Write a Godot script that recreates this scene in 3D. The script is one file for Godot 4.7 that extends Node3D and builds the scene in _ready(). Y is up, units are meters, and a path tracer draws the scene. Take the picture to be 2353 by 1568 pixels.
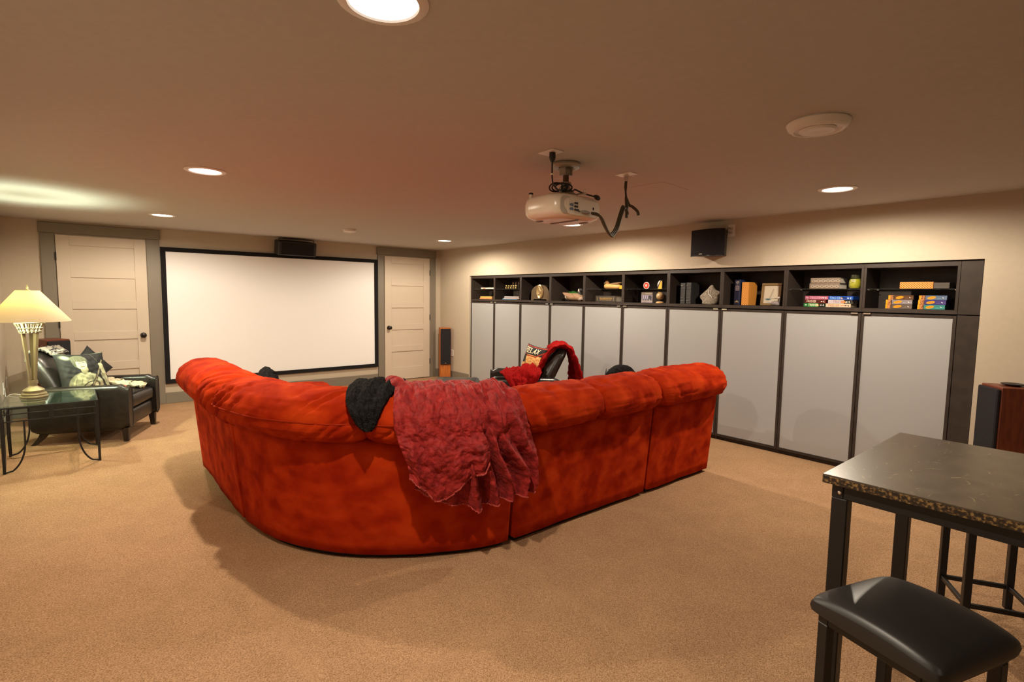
extends Node3D
# A basement home theatre: curved red sectional seen from behind, projection screen, wall of frosted cabinets.

const XR := 4.893          # front plane of the cabinets on the right wall
const XW := 4.872          # plaster face of the right wall
const XL := -0.53          # left wall
const ZB := -7.713         # back wall (screen wall)
const ZF := 3.3            # wall behind the camera
const CH := 2.15           # ceiling height
const Z0 := -6.843         # far end of the cabinet run
const LIGHT_COLOR := Color(1.0, 0.86, 0.67)   # linear
const LAMP_E := 3.85

var M := {}
var names := {}


# ---------------------------------------------------------------- mesh building
class MB:
	var v := PackedVector3Array()
	var uv := PackedVector2Array()
	var g := PackedInt32Array()
	var gid := 0

	func tri(a: Vector3, b: Vector3, c: Vector3, grp := -1, ua := Vector2(), ub := Vector2(), uc := Vector2()) -> void:
		v.append(a); v.append(b); v.append(c)
		uv.append(ua); uv.append(ub); uv.append(uc)
		g.append(grp)

	func quad(a: Vector3, b: Vector3, c: Vector3, d: Vector3, grp := -1, ua := Vector2(), ub := Vector2(), uc := Vector2(), ud := Vector2()) -> void:
		tri(a, b, c, grp, ua, ub, uc)
		tri(a, c, d, grp, ua, uc, ud)

	func flip(i: int) -> void:
		var t := v[i + 1]; v[i + 1] = v[i + 2]; v[i + 2] = t
		var u := uv[i + 1]; uv[i + 1] = uv[i + 2]; uv[i + 2] = u

	# closed piece from vertex `start` on: make it face outwards (Godot winds clockwise)
	func fix(start: int) -> void:
		var vol := 0.0
		var o := v[start]
		for i in range(start, v.size(), 3):
			vol += (v[i] - o).dot((v[i + 1] - o).cross(v[i + 2] - o))
		if vol > 0.0:
			for i in range(start, v.size(), 3):
				flip(i)

	func move(start: int, t: Transform3D) -> void:
		for i in range(start, v.size()):
			v[i] = t * v[i]

	func box(c: Vector3, s: Vector3, bev := 0.0, basis := Basis(), face := 0) -> void:
		var st := v.size()
		var h := s * 0.5
		var b := minf(bev, minf(h.x, minf(h.y, h.z)) * 0.95)
		var P := func(sx: int, sy: int, sz: int, ax: int) -> Vector3:
			var p := Vector3(sx * h.x, sy * h.y, sz * h.z)
			if ax != 0: p.x -= sx * b
			if ax != 1: p.y -= sy * b
			if ax != 2: p.z -= sz * b
			return p
		for s1 in [-1, 1]:
			quad(P.call(s1, -1, -1, 0), P.call(s1, 1, -1, 0), P.call(s1, 1, 1, 0), P.call(s1, -1, 1, 0))
			quad(P.call(-1, s1, -1, 1), P.call(1, s1, -1, 1), P.call(1, s1, 1, 1), P.call(-1, s1, 1, 1))
			quad(P.call(-1, -1, s1, 2), P.call(1, -1, s1, 2), P.call(1, 1, s1, 2), P.call(-1, 1, s1, 2))
		if b > 0.0:
			for s1 in [-1, 1]:
				for s2 in [-1, 1]:
					quad(P.call(s1, s2, -1, 0), P.call(s1, s2, 1, 0), P.call(s1, s2, 1, 1), P.call(s1, s2, -1, 1))
					quad(P.call(s1, -1, s2, 0), P.call(s1, 1, s2, 0), P.call(s1, 1, s2, 2), P.call(s1, -1, s2, 2))
					quad(P.call(-1, s1, s2, 1), P.call(1, s1, s2, 1), P.call(1, s1, s2, 2), P.call(-1, s1, s2, 2))
					for s3 in [-1, 1]:
						tri(P.call(s1, s2, s3, 0), P.call(s1, s2, s3, 1), P.call(s1, s2, s3, 2))
		for i in range(st, v.size(), 3):
			var n := (v[i + 1] - v[i]).cross(v[i + 2] - v[i])
			if n.dot(v[i] + v[i + 1] + v[i + 2]) > 0.0:
				flip(i)
		for i in range(st, v.size()):
			var p := v[i]
			uv[i] = Vector2(p.x / s.x + 0.5, 0.5 - p.y / s.y) if face == 0 else (Vector2(p.z / s.z + 0.5, 0.5 - p.y / s.y) if face == 1 else Vector2(p.x / s.x + 0.5, p.z / s.z + 0.5))
			v[i] = basis * p + c

	func lathe(prof: Array, n := 24, t := Transform3D(), angle := 35.0) -> void:
		var st := v.size()
		gid += 1
		for k in prof.size() - 1:
			var a: Vector2 = prof[k]
			var b: Vector2 = prof[k + 1]
			if k > 0:
				var z: Vector2 = prof[k - 1]
				if absf((a - z).angle_to(b - a)) > deg_to_rad(angle):
					gid += 1
			for i in n:
				var p := TAU * i / n
				var q := TAU * (i + 1) / n
				var d0 := Vector3(cos(p), 0, sin(p))
				var d1 := Vector3(cos(q), 0, sin(q))
				var A := d0 * a.x + Vector3.UP * a.y
				var B := d1 * a.x + Vector3.UP * a.y
				var C := d1 * b.x + Vector3.UP * b.y
				var D := d0 * b.x + Vector3.UP * b.y
				if a.x > 1e-6:
					tri(A, B, C, gid)
				if b.x > 1e-6:
					tri(A, C, D, gid)
		gid += 1
		fix(st)
		move(st, t)

	# rows of points; wrap joins last column to first; cap closes first and last row
	func grid(rows: Array, wrap := false, cap := false, closed := true, smooth := true, wrap_rows := false, sheet := false) -> void:
		var st := v.size()
		gid += 1
		var nr := rows.size()
		var nc: int = rows[0].size()
		var jm := nc if wrap else nc - 1
		var im := nr if wrap_rows else nr - 1
		for i in im:
			var r0: PackedVector3Array = rows[i]
			var r1: PackedVector3Array = rows[(i + 1) % nr]
			for j in jm:
				var k := (j + 1) % nc
				quad(r0[j], r0[k], r1[k], r1[j], gid if smooth else -1, Vector2(float(j) / jm, float(i) / im), Vector2(float(j + 1) / jm, float(i) / im), Vector2(float(j + 1) / jm, float(i + 1) / im), Vector2(float(j) / jm, float(i + 1) / im))
		if cap:
			for e in 2:
				var r: PackedVector3Array = rows[0] if e == 0 else rows[nr - 1]
				var c := Vector3()
				for p in r: c += p
				if sheet:
					for j in nc / 2 - 1:
						if e == 0: quad(r[j], r[nc - 1 - j], r[nc - 2 - j], r[j + 1], gid + 1)
						else: quad(r[j], r[j + 1], r[nc - 2 - j], r[nc - 1 - j], gid + 1)
					gid += 2
					continue
				c /= r.size()
				gid += 1
				for j in nc:
					if e == 0: tri(c, r[(j + 1) % nc], r[j], gid)
					else: tri(c, r[j], r[(j + 1) % nc], gid)
		gid += 1
		if closed: fix(st)

	func tube(pts: Array, rad, n := 8, closed := false, squash := 1.0) -> void:
		var rows := []
		var m := pts.size()
		var nrm := Vector3.UP
		for i in m:
			var a: Vector3 = pts[(i - 1 + m) % m] if closed or i > 0 else pts[0]
			var b: Vector3 = pts[(i + 1) % m] if closed or i < m - 1 else pts[m - 1]
			var t := (b - a).normalized()
			if i == 0:
				nrm = (Vector3.UP if absf(t.y) < 0.9 else Vector3.RIGHT)
			nrm = (nrm - t * nrm.dot(t)).normalized()
			var bi := t.cross(nrm)
			var r: float = rad[i] if rad is Array else rad
			var row := PackedVector3Array()
			for j in n:
				var p := TAU * (j + 0.5) / n
				row.append(pts[i] + (nrm * cos(p) * squash + bi * sin(p)) * r)
			rows.append(row)
		grid(rows, true, not closed, true, n > 4, closed)

	# outline in x,y pushed along z from -d/2 to d/2
	func prism(poly: PackedVector2Array, d: float, t := Transform3D(), smooth := false) -> void:
		var st := v.size()
		var n := poly.size()
		gid += 1
		for i in n:
			var a := poly[i]
			var b := poly[(i + 1) % n]
			quad(Vector3(a.x, a.y, -d / 2), Vector3(b.x, b.y, -d / 2), Vector3(b.x, b.y, d / 2), Vector3(a.x, a.y, d / 2), gid if smooth else -1)
		var idx := Geometry2D.triangulate_polygon(poly)
		var area := 0.0
		for i in n:
			area += poly[i].cross(poly[(i + 1) % n])
		for i in range(0, idx.size(), 3):
			var a := poly[idx[i]]
			var b := poly[idx[i + 1]]
			var c := poly[idx[i + 2]]
			if ((b - a).cross(c - a) > 0) != (area > 0):
				var tmp := b; b = c; c = tmp
			tri(Vector3(a.x, a.y, d / 2), Vector3(b.x, b.y, d / 2), Vector3(c.x, c.y, d / 2))
			tri(Vector3(a.x, a.y, -d / 2), Vector3(c.x, c.y, -d / 2), Vector3(b.x, b.y, -d / 2))
		gid += 1
		fix(st)
		move(st, t)

	func ball(c: Vector3, r: Vector3, n := 14, basis := Basis()) -> void:
		var prof := []
		for i in n + 1:
			var a := -PI / 2 + PI * i / n
			prof.append(Vector2(maxf(cos(a), 0.0) if i > 0 and i < n else 0.0, sin(a)))
		lathe(prof, n + 4, Transform3D(basis * Basis.from_scale(r), c), 80)

	func mesh() -> ArrayMesh:
		var s := SurfaceTool.new()
		s.begin(Mesh.PRIMITIVE_TRIANGLES)
		for i in v.size():
			s.set_smooth_group(g[i / 3])
			s.set_uv(uv[i])
			s.add_vertex(v[i])
		s.generate_normals()
		s.index()
		return s.commit()


# ---------------------------------------------------------------- naming and tagging
func numbered(called: String) -> String:
	var k: int = names.get(called, 0)
	names[called] = k + 1
	return called if k == 0 else "%s_%03d" % [called, k]

func thing(called: String, label: String, category: String, at := Vector3.ZERO, turn := 0.0, group := "") -> Node3D:
	var o := Node3D.new()
	o.name = numbered(called)
	add_child(o)
	o.position = at
	o.rotation.y = turn
	tag(o, label, category, group)
	return o

func tag(o: Node, label: String, category: String, group := "") -> void:
	o.set_meta("label", label)
	o.set_meta("category", category)
	if group: o.set_meta("group", group)

func part(called: String, b: MB, m: Material, parent: Node = self) -> MeshInstance3D:
	var o := MeshInstance3D.new()
	o.name = called if parent != self else numbered(called)
	o.mesh = b.mesh()
	o.material_override = m
	o.cast_shadow = GeometryInstance3D.SHADOW_CASTING_SETTING_ON
	parent.add_child(o, true)
	return o

func solo(called: String, b: MB, m: Material, label: String, category: String, group := "") -> MeshInstance3D:
	var o := part(called, b, m)
	tag(o, label, category, group)
	return o

func struct(called: String, b: MB, m: Material, label: String, category: String, parent: Node = self) -> MeshInstance3D:
	var o := part(called, b, m, parent)
	if parent == self:
		o.set_meta("kind", "structure")
		tag(o, label, category)
	return o

func lettering(text: String, size: float, m: Material, parent: Node, xf: Transform3D, width := 0.0, bold := true, called := "lettering") -> void:
	var f := SystemFont.new()
	f.font_names = PackedStringArray(["Droid Serif"])
	if bold: f.font_weight = 700
	var t := TextMesh.new()
	t.text = text
	t.font = f
	t.font_size = 32
	t.pixel_size = size / 32.0
	t.depth = 0.0012
	t.curve_step = 3.0
	var o := MeshInstance3D.new()
	o.name = called
	o.mesh = t
	o.material_override = m
	var ab := t.get_aabb()
	if width > 0.0 and ab.size.x > 0.0:
		xf = xf * Transform3D(Basis.from_scale(Vector3(width / ab.size.x, 1, 1)), Vector3.ZERO)
	o.transform = xf
	parent.add_child(o, true)


# ---------------------------------------------------------------- materials
func lin(r: float, g: float, b: float) -> Color:
	return Color(r, g, b).linear_to_srgb()

func mat(c: Color, rough := 0.6, metal := 0.0, spec := 0.5) -> StandardMaterial3D:
	var m := StandardMaterial3D.new()
	m.albedo_color = c
	m.roughness = rough
	m.metallic = metal
	m.metallic_specular = spec
	return m

func noise_tex(freq: float, cols: Array, offs: Array, size := 512, octaves := 3, sd := 1, kind := FastNoiseLite.TYPE_SIMPLEX_SMOOTH, warp := 0.0) -> NoiseTexture2D:
	var n := FastNoiseLite.new()
	n.noise_type = kind
	n.frequency = freq
	n.fractal_octaves = octaves
	n.seed = sd
	if warp > 0.0:
		n.domain_warp_enabled = true
		n.domain_warp_amplitude = warp
		n.domain_warp_frequency = freq
	var t := NoiseTexture2D.new()
	t.width = size
	t.height = size
	t.seamless = true
	t.noise = n
	if cols.size() > 0:
		var gr := Gradient.new()
		gr.offsets = PackedFloat32Array(offs)
		gr.colors = PackedColorArray(cols)
		t.color_ramp = gr
	return t

func tri_uv(m: StandardMaterial3D, scale: float, world := true) -> void:
	m.uv1_triplanar = true
	m.uv1_world_triplanar = world
	m.uv1_scale = Vector3.ONE * scale

func image_mat(im: Image, rough := 0.6) -> StandardMaterial3D:
	var m := mat(Color.WHITE, rough)
	m.albedo_texture = ImageTexture.create_from_image(im)
	return m

func glass_mat(alpha := 0.12, tint := Color(0.75, 0.9, 0.82)) -> StandardMaterial3D:
	var m := mat(tint, 0.03)
	m.transparency = BaseMaterial3D.TRANSPARENCY_ALPHA
	m.albedo_color.a = alpha
	return m

func make_materials() -> void:
	var w := mat(Color.WHITE, 0.85, 0, 0.3)
	w.albedo_texture = noise_tex(0.05, [lin(.508, .434, .338), lin(.520, .446, .350)], [0.3, 0.7], 256, 4)
	w.heightmap_enabled = true
	w.heightmap_texture = noise_tex(0.09, [], [], 256, 3, 5)
	w.heightmap_scale = 0.008
	tri_uv(w, 1.6)
	M.wall = w
	var c := mat(Color.WHITE, 0.9, 0, 0.3)
	c.albedo_texture = noise_tex(0.05, [lin(.50, .475, .445), lin(.515, .49, .46)], [0.3, 0.7], 256, 4, 3)
	c.heightmap_enabled = true
	c.heightmap_texture = noise_tex(0.12, [], [], 256, 3, 6)
	c.heightmap_scale = 0.02
	tri_uv(c, 1.4)
	M.ceiling = c
	var f := mat(Color.WHITE, 1.0, 0, 0.1)
	f.albedo_texture = noise_tex(0.34, [lin(.23, .128, .064), lin(.40, .242, .135), lin(.54, .35, .21)], [0.15, 0.5, 0.85], 1024, 2, 11, FastNoiseLite.TYPE_VALUE_CUBIC)
	f.heightmap_enabled = true
	f.heightmap_texture = noise_tex(0.34, [], [], 1024, 2, 11, FastNoiseLite.TYPE_VALUE_CUBIC)
	f.heightmap_scale = 0.3
	tri_uv(f, 0.9)
	f.detail_enabled = true
	f.detail_blend_mode = BaseMaterial3D.BLEND_MODE_MUL
	f.detail_albedo = noise_tex(0.006, [Color(.975, .975, .975), Color(1, 1, 1)], [0.35, 0.65], 512, 3, 12)
	f.detail_uv_layer = BaseMaterial3D.DETAIL_UV_1
	M.carpet = f
	M.trim = mat(lin(.20, .172, .132), 0.5)
	M.door = mat(lin(.58, .49, .39), 0.5)
	M.black_metal = mat(lin(.012, .011, .011), 0.42, 0.2)
	M.black_satin = mat(lin(.02, .018, .018), 0.5)
	M.bronze = mat(lin(.03, .024, .02), 0.35, 0.7)
	M.chrome = mat(lin(.75, .73, .70), 0.22, 1.0)
	M.white_plastic = mat(lin(.74, .70, .66), 0.35)
	M.wire = mat(lin(.012, .012, .012), 0.5)
	var br := mat(Color.WHITE, 0.5, 0, 0.4)
	br.albedo_texture = noise_tex(0.03, [lin(.033, .0235, .019), lin(.041, .030, .0245)], [0.3, 0.7], 256, 4, 21)
	br.uv1_triplanar = true
	br.uv1_world_triplanar = true
	br.uv1_scale = Vector3(8, 1.2, 1.2)
	M.blackbrown = br
	var fg := mat(lin(.365, .375, .39), 0.30, 0, 0.6)
	fg.clearcoat_enabled = true
	fg.clearcoat = 0.5
	fg.clearcoat_roughness = 0.16
	M.frosted = fg
	M.shelf_glass = glass_mat(0.05, Color(.5, .55, .5))
	M.table_glass = glass_mat(0.06, Color(0.3, 0.55, 0.45))
	M.jar_glass = glass_mat(0.04, Color(0.5, 0.55, 0.3))
	M.screen = mat(lin(.86, .86, .86), 0.9, 0, 0.2)
	M.frame_velvet = mat(lin(.016, .015, .016), 0.9, 0, 0.2)
	# red microsuede with brushed patches of pile
	var sv := mat(Color.WHITE, 0.86, 0, 0.15)
	sv.albedo_texture = noise_tex(0.0042, [lin(.27, .014, .0025), lin(.40, .028, .004), lin(.50, .046, .0065)], [0.22, 0.5, 0.78], 1024, 4, 31, FastNoiseLite.TYPE_SIMPLEX_SMOOTH, 60.0)
	sv.heightmap_enabled = true
	sv.heightmap_texture = noise_tex(0.02, [], [], 512, 5, 33)
	sv.heightmap_scale = 0.25
	tri_uv(sv, 1.15)
	M.suede = sv
	M.suede_piping = mat(lin(.30, .022, .005), 0.8, 0, 0.2)
	var ft := mat(Color.WHITE, 0.66, 0, 0.32)
	ft.albedo_texture = noise_tex(0.012, [lin(.50, .34, .40), lin(.80, .75, .75), lin(1, 1, 1)], [0.28, 0.5, 0.74], 512, 3, 41, FastNoiseLite.TYPE_SIMPLEX_SMOOTH, 20.0)
	ft.albedo_color = lin(.34, .022, .020)
	ft.heightmap_enabled = true
	ft.heightmap_texture = noise_tex(0.022, [], [], 512, 4, 43)
	ft.heightmap_scale = 0.55
	tri_uv(ft, 3.0)
	ft.rim_enabled = true
	ft.rim = 0.7
	ft.rim_tint = 0.75
	M.red_fur = ft
	var rh := mat(lin(.40, .05, .042), 0.8)
	rh.rim_enabled = true
	rh.rim = 0.5
	rh.rim_tint = 0.6
	M.red_hem = rh
	var bf := mat(Color.WHITE, 0.9, 0, 0.2)
	bf.albedo_texture = noise_tex(0.04, [lin(.006, .006, .006), lin(.022, .021, .021)], [0.3, 0.75], 256, 4, 45)
	bf.heightmap_enabled = true
	bf.heightmap_texture = noise_tex(0.12, [], [], 256, 4, 46)
	bf.heightmap_scale = 1.0
	tri_uv(bf, 4.0)
	M.black_fur = bf
	var rf := mat(Color.WHITE, 0.9, 0, 0.2)
	rf.albedo_texture = noise_tex(0.06, [lin(.17, .003, .003), lin(.35, .007, .007)], [0.3, 0.7], 256, 4, 47)
	rf.heightmap_enabled = true
	rf.heightmap_texture = noise_tex(0.12, [], [], 256, 4, 48)
	rf.heightmap_scale = 0.7
	tri_uv(rf, 4.0)
	M.red_fleece = rf
	var le := mat(Color.WHITE, 0.33, 0, 0.5)
	le.albedo_texture = noise_tex(0.03, [lin(.008, .006, .005), lin(.016, .012, .010)], [0.3, 0.7], 256, 4, 51)
	le.heightmap_enabled = true
	le.heightmap_texture = noise_tex(0.05, [], [], 256, 5, 52)
	le.heightmap_scale = 0.07
	tri_uv(le, 2.5)
	M.leather = le
	M.leather_seam = mat(lin(.006, .005, .005), 0.6)
	M.dark_wood = mat(lin(.015, .009, .007), 0.4)
	var vin := mat(lin(.015, .014, .014), 0.42)
	vin.heightmap_enabled = true
	vin.heightmap_texture = noise_tex(0.15, [], [], 256, 3, 55)
	vin.heightmap_scale = 0.012
	tri_uv(vin, 5.0)
	M.vinyl = vin
	# dark emperador-look laminate: brown with pale veins
	var mb := mat(Color.WHITE, 0.27, 0, 0.5)
	mb.albedo_texture = marble_image()
	tri_uv(mb, 1.25)
	M.marble = mb
	var me := mat(Color.WHITE, 0.5)
	me.albedo_texture = noise_tex(0.06, [lin(.012, .007, .004), lin(.05, .026, .010), lin(.25, .15, .05)], [0.3, 0.52, 0.74], 256, 4, 61)
	tri_uv(me, 6.0)
	M.marble_edge = me
	var wd := mat(Color.WHITE, 0.38)
	wd.albedo_texture = noise_tex(0.02, [lin(.09, .016, .006), lin(.16, .034, .010)], [0.3, 0.7], 256, 5, 65)
	wd.uv1_triplanar = true
	wd.uv1_world_triplanar = true
	wd.uv1_scale = Vector3(9, 0.9, 9)
	M.rosewood = wd
	var ch := wd.duplicate()
	ch.albedo_texture = noise_tex(0.02, [lin(.36, .095, .014), lin(.52, .16, .028)], [0.3, 0.7], 256, 5, 66)
	M.cherry = ch
	var gr := mat(Color.WHITE, 0.95, 0, 0.2)
	gr.albedo_texture = noise_tex(0.3, [lin(.016, .014, .016), lin(.034, .031, .034)], [0.3, 0.7], 256, 2, 67)
	tri_uv(gr, 3.0)
	M.grille = gr
	M.lamp_gold = mat(lin(.24, .195, .115), 0.45, 0.45)
	M.lamp_silver = mat(lin(.36, .34, .28), 0.25, 0.9)
	var sh := mat(lin(.70, .62, .46), 0.9)
	sh.backlight_enabled = true
	sh.backlight = lin(.25, .19, .10)
	M.shade = sh
	M.gold = mat(lin(.75, .48, .14), 0.35, 0.7)
	M.paper = mat(lin(.75, .68, .56), 0.8)

func marble_image() -> ImageTexture:
	var n := 512
	var base := FastNoiseLite.new(); base.seed = 3; base.frequency = 0.012; base.fractal_octaves = 5
	var im := Image.create(n, n, false, Image.FORMAT_RGB8)
	for y in n:
		for x in n:
			var wx := float(mini(x, n - x)); var wy := float(mini(y, n - y))
			var k := clampf(base.get_noise_2d(wx, wy * 1.6) * 0.8 + 0.5, 0, 1)
			im.set_pixel(x, y, Color(.27, .23, .185).lerp(Color(.37, .32, .26), k))
	var r := RandomNumberGenerator.new()
	r.seed = 77
	for i in 190:
		var p := Vector2(r.randf_range(20, n - 20), r.randf_range(20, n - 20))
		var a := r.randf_range(-0.7, 0.7) + (PI / 2 if r.randf() < 0.2 else 0.0)
		var ln := r.randf_range(8, 34)
		var col := Color(.92, .84, .62) if r.randf() < 0.35 else Color(.58, .51, .41)
		var steps := int(ln)
		for s in steps:
			a += r.randf_range(-0.25, 0.25)
			p += Vector2(cos(a), sin(a)) * 1.3
			var str_ := sin(PI * s / steps) * r.randf_range(0.3, 0.9)
			for d in [Vector2i(0, 0), Vector2i(0, 1)]:
				var q: Vector2i = Vector2i(p) + d
				if q.x >= 0 and q.y >= 0 and q.x < n and q.y < n:
					im.set_pixelv(q, im.get_pixelv(q).lerp(col, str_ * (1.0 if d.y == 0 else 0.5)))
	return ImageTexture.create_from_image(im)


# ---------------------------------------------------------------- drawing flat print
func blank(w: int, h: int, c: Color) -> Image:
	var im := Image.create(w, h, false, Image.FORMAT_RGB8)
	im.fill(c)
	return im

func ell(im: Image, cx: float, cy: float, rx: float, ry: float, c: Color, rot := 0.0, soft := 0.12) -> void:
	var R := maxf(rx, ry) + 2
	for y in range(maxi(0, int(cy - R)), mini(im.get_height(), int(cy + R) + 1)):
		for x in range(maxi(0, int(cx - R)), mini(im.get_width(), int(cx + R) + 1)):
			var d := Vector2(x - cx, y - cy).rotated(-rot)
			var q := sqrt(d.x * d.x / (rx * rx) + d.y * d.y / (ry * ry))
			if q < 1.0:
				im.set_pixel(x, y, im.get_pixel(x, y).lerp(c, clampf((1.0 - q) / soft, 0, 1)))

func stroke(im: Image, a: Vector2, b: Vector2, w: float, c: Color) -> void:
	var lo := a.min(b) - Vector2.ONE * w
	var hi := a.max(b) + Vector2.ONE * w
	for y in range(maxi(0, int(lo.y)), mini(im.get_height(), int(hi.y) + 2)):
		for x in range(maxi(0, int(lo.x)), mini(im.get_width(), int(hi.x) + 2)):
			var p := Vector2(x, y)
			var q := Geometry2D.get_closest_point_to_segment(p, a, b)
			var d := p.distance_to(q)
			if d < w * 0.5 + 0.5:
				im.set_pixel(x, y, im.get_pixel(x, y).lerp(c, clampf(w * 0.5 + 0.5 - d, 0, 1)))

const GLYPH := {
	"F": [[0, 1, 0, 0], [0, 0, 1, 0], [0, .5, .8, .5]], "R": [[0, 1, 0, 0], [0, 0, .9, .1], [.9, .1, .9, .4], [.9, .4, 0, .5], [.4, .5, 1, 1]],
	"A": [[0, 1, .5, 0], [.5, 0, 1, 1], [.2, .65, .8, .65]], "S": [[1, .1, .2, 0], [.2, 0, .1, .4], [.1, .4, .9, .6], [.9, .6, .8, 1], [.8, 1, 0, .95]],
	"I": [[.5, 0, .5, 1]], "E": [[0, 0, 0, 1], [0, 0, 1, 0], [0, .5, .8, .5], [0, 1, 1, 1]], "L": [[0, 0, 0, 1], [0, 1, .9, 1]],
	"X": [[0, 0, 1, 1], [1, 0, 0, 1]],
}

func write(im: Image, text: String, x: float, y: float, w: float, h: float, gap: float, lw: float, c: Color, slant := 0.0, first := 1.0) -> void:
	for i in text.length():
		var k := first if i == 0 else 1.0
		for s in GLYPH.get(text[i], []):
			var a := Vector2(x + s[0] * w + (1 - s[1]) * slant, y + h - (1 - s[1]) * h * k)
			var b := Vector2(x + s[2] * w + (1 - s[3]) * slant, y + h - (1 - s[3]) * h * k)
			stroke(im, a, b, lw, c)
		x += w + gap


# ---------------------------------------------------------------- scene
func _ready() -> void:
	# camera (calibrated from the cabinet run and the screen wall)
	var cam := Camera3D.new()
	cam.name = "camera"
	cam.fov = rad_to_deg(2.0 * atan(784.0 / 1209.7))
	cam.near = 0.05
	cam.far = 60.0
	add_child(cam)
	cam.position = Vector3(0, 1.4, 0)
	cam.basis = Basis(Vector3.UP, -0.6996) * Basis(Vector3.RIGHT, -0.0857) * Basis(Vector3.BACK, 0.0146)
	cam.current = true
	var we := WorldEnvironment.new()
	we.name = "environment"
	var e := Environment.new()
	e.background_mode = Environment.BG_COLOR
	e.background_color = Color.BLACK
	e.tonemap_mode = Environment.TONE_MAPPER_LINEAR
	e.tonemap_exposure = 1.0
	e.sdfgi_enabled = true
	e.ssao_enabled = true
	e.ssil_enabled = true
	we.environment = e
	add_child(we)

	make_materials()
	sofa_setup()
	build_room()
	build_doors()
	build_ceiling_fittings()
	build_screen()
	build_sofa()
	build_sofa_throws()
	build_cabinets()
	build_bar_table()
	build_left_corner()
	build_armchairs()
	build_projector()
	build_speakers()
	build_outlets()
	build_shelf_things()


func boxes(list: Array, bev := 0.0) -> MB:      # [x0,x1,y0,y1,z0,z1]
	var b := MB.new()
	for r in list:
		b.box(Vector3((r[0] + r[1]) / 2, (r[2] + r[3]) / 2, (r[4] + r[5]) / 2), Vector3(r[1] - r[0], r[3] - r[2], r[5] - r[4]), bev)
	return b

func build_room() -> void:
	struct("floor", boxes([[XL - .2, 5.6, -.12, 0, ZB - .2, ZF + .2]]), M.carpet, "tan cut-pile carpet over the whole floor", "carpet")
	var ceil_ := struct("ceiling", boxes([[XL - .2, 5.6, CH, CH + .12, ZB - .2, ZF + .2]]), M.ceiling, "taupe brown painted ceiling with recessed lights", "ceiling")
	var seam := MB.new()
	seam.tube([Vector3(2.955, CH, -2.40), Vector3(2.972, CH, -2.22), Vector3(2.985, CH, -2.045), Vector3(3.15, CH, -2.058), Vector3(3.32, CH, -2.071)], .0022, 6)
	struct("paint_seam", seam, M.ceiling, "", "", ceil_)
	struct("wall_back", boxes([[XL - .2, 5.6, 0, CH, ZB - .2, ZB]]), M.wall, "beige wall behind the projection screen and both doors", "wall")
	struct("wall_left", boxes([[XL - .2, XL, 0, CH, ZB, ZF]]), M.wall, "beige side wall beside the table lamp", "wall")
	struct("wall_front", boxes([[XL - .2, 5.6, 0, CH, ZF, ZF + .2]]), M.wall, "beige wall behind the viewer", "wall")
	struct("wall_right", boxes([[XW, 5.6, 0, CH, ZB, Z0 - .008], [XW, 5.6, 0, CH, -0.716, ZF], [XW, 5.6, 1.703, CH, Z0 - .008, -0.716], [5.34, 5.6, 0, 1.703, Z0 - .008, -0.716]]), M.wall, "beige wall that the long cabinet run is built into", "wall")
	struct("baseboard_back", boxes([[0.875, 3.715, 0, .135, ZB, ZB + .016], [4.775, XW, 0, .135, ZB, ZB + .016], [XL, -.215, 0, .135, ZB, ZB + .016]], .003), M.trim, "taupe baseboard under the projection screen", "baseboard")
	struct("baseboard_right", boxes([[XW - .016, XW, 0, .135, ZB + .016, Z0 - .008], [XW - .016, XW, 0, .135, -.716, ZF]], .003), M.trim, "taupe baseboard on the cabinet wall", "baseboard")
	struct("baseboard_left", boxes([[XL, XL + .016, 0, .135, ZB + .016, ZF]], .003), M.trim, "taupe baseboard on the wall beside the lamp", "baseboard")

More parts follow.
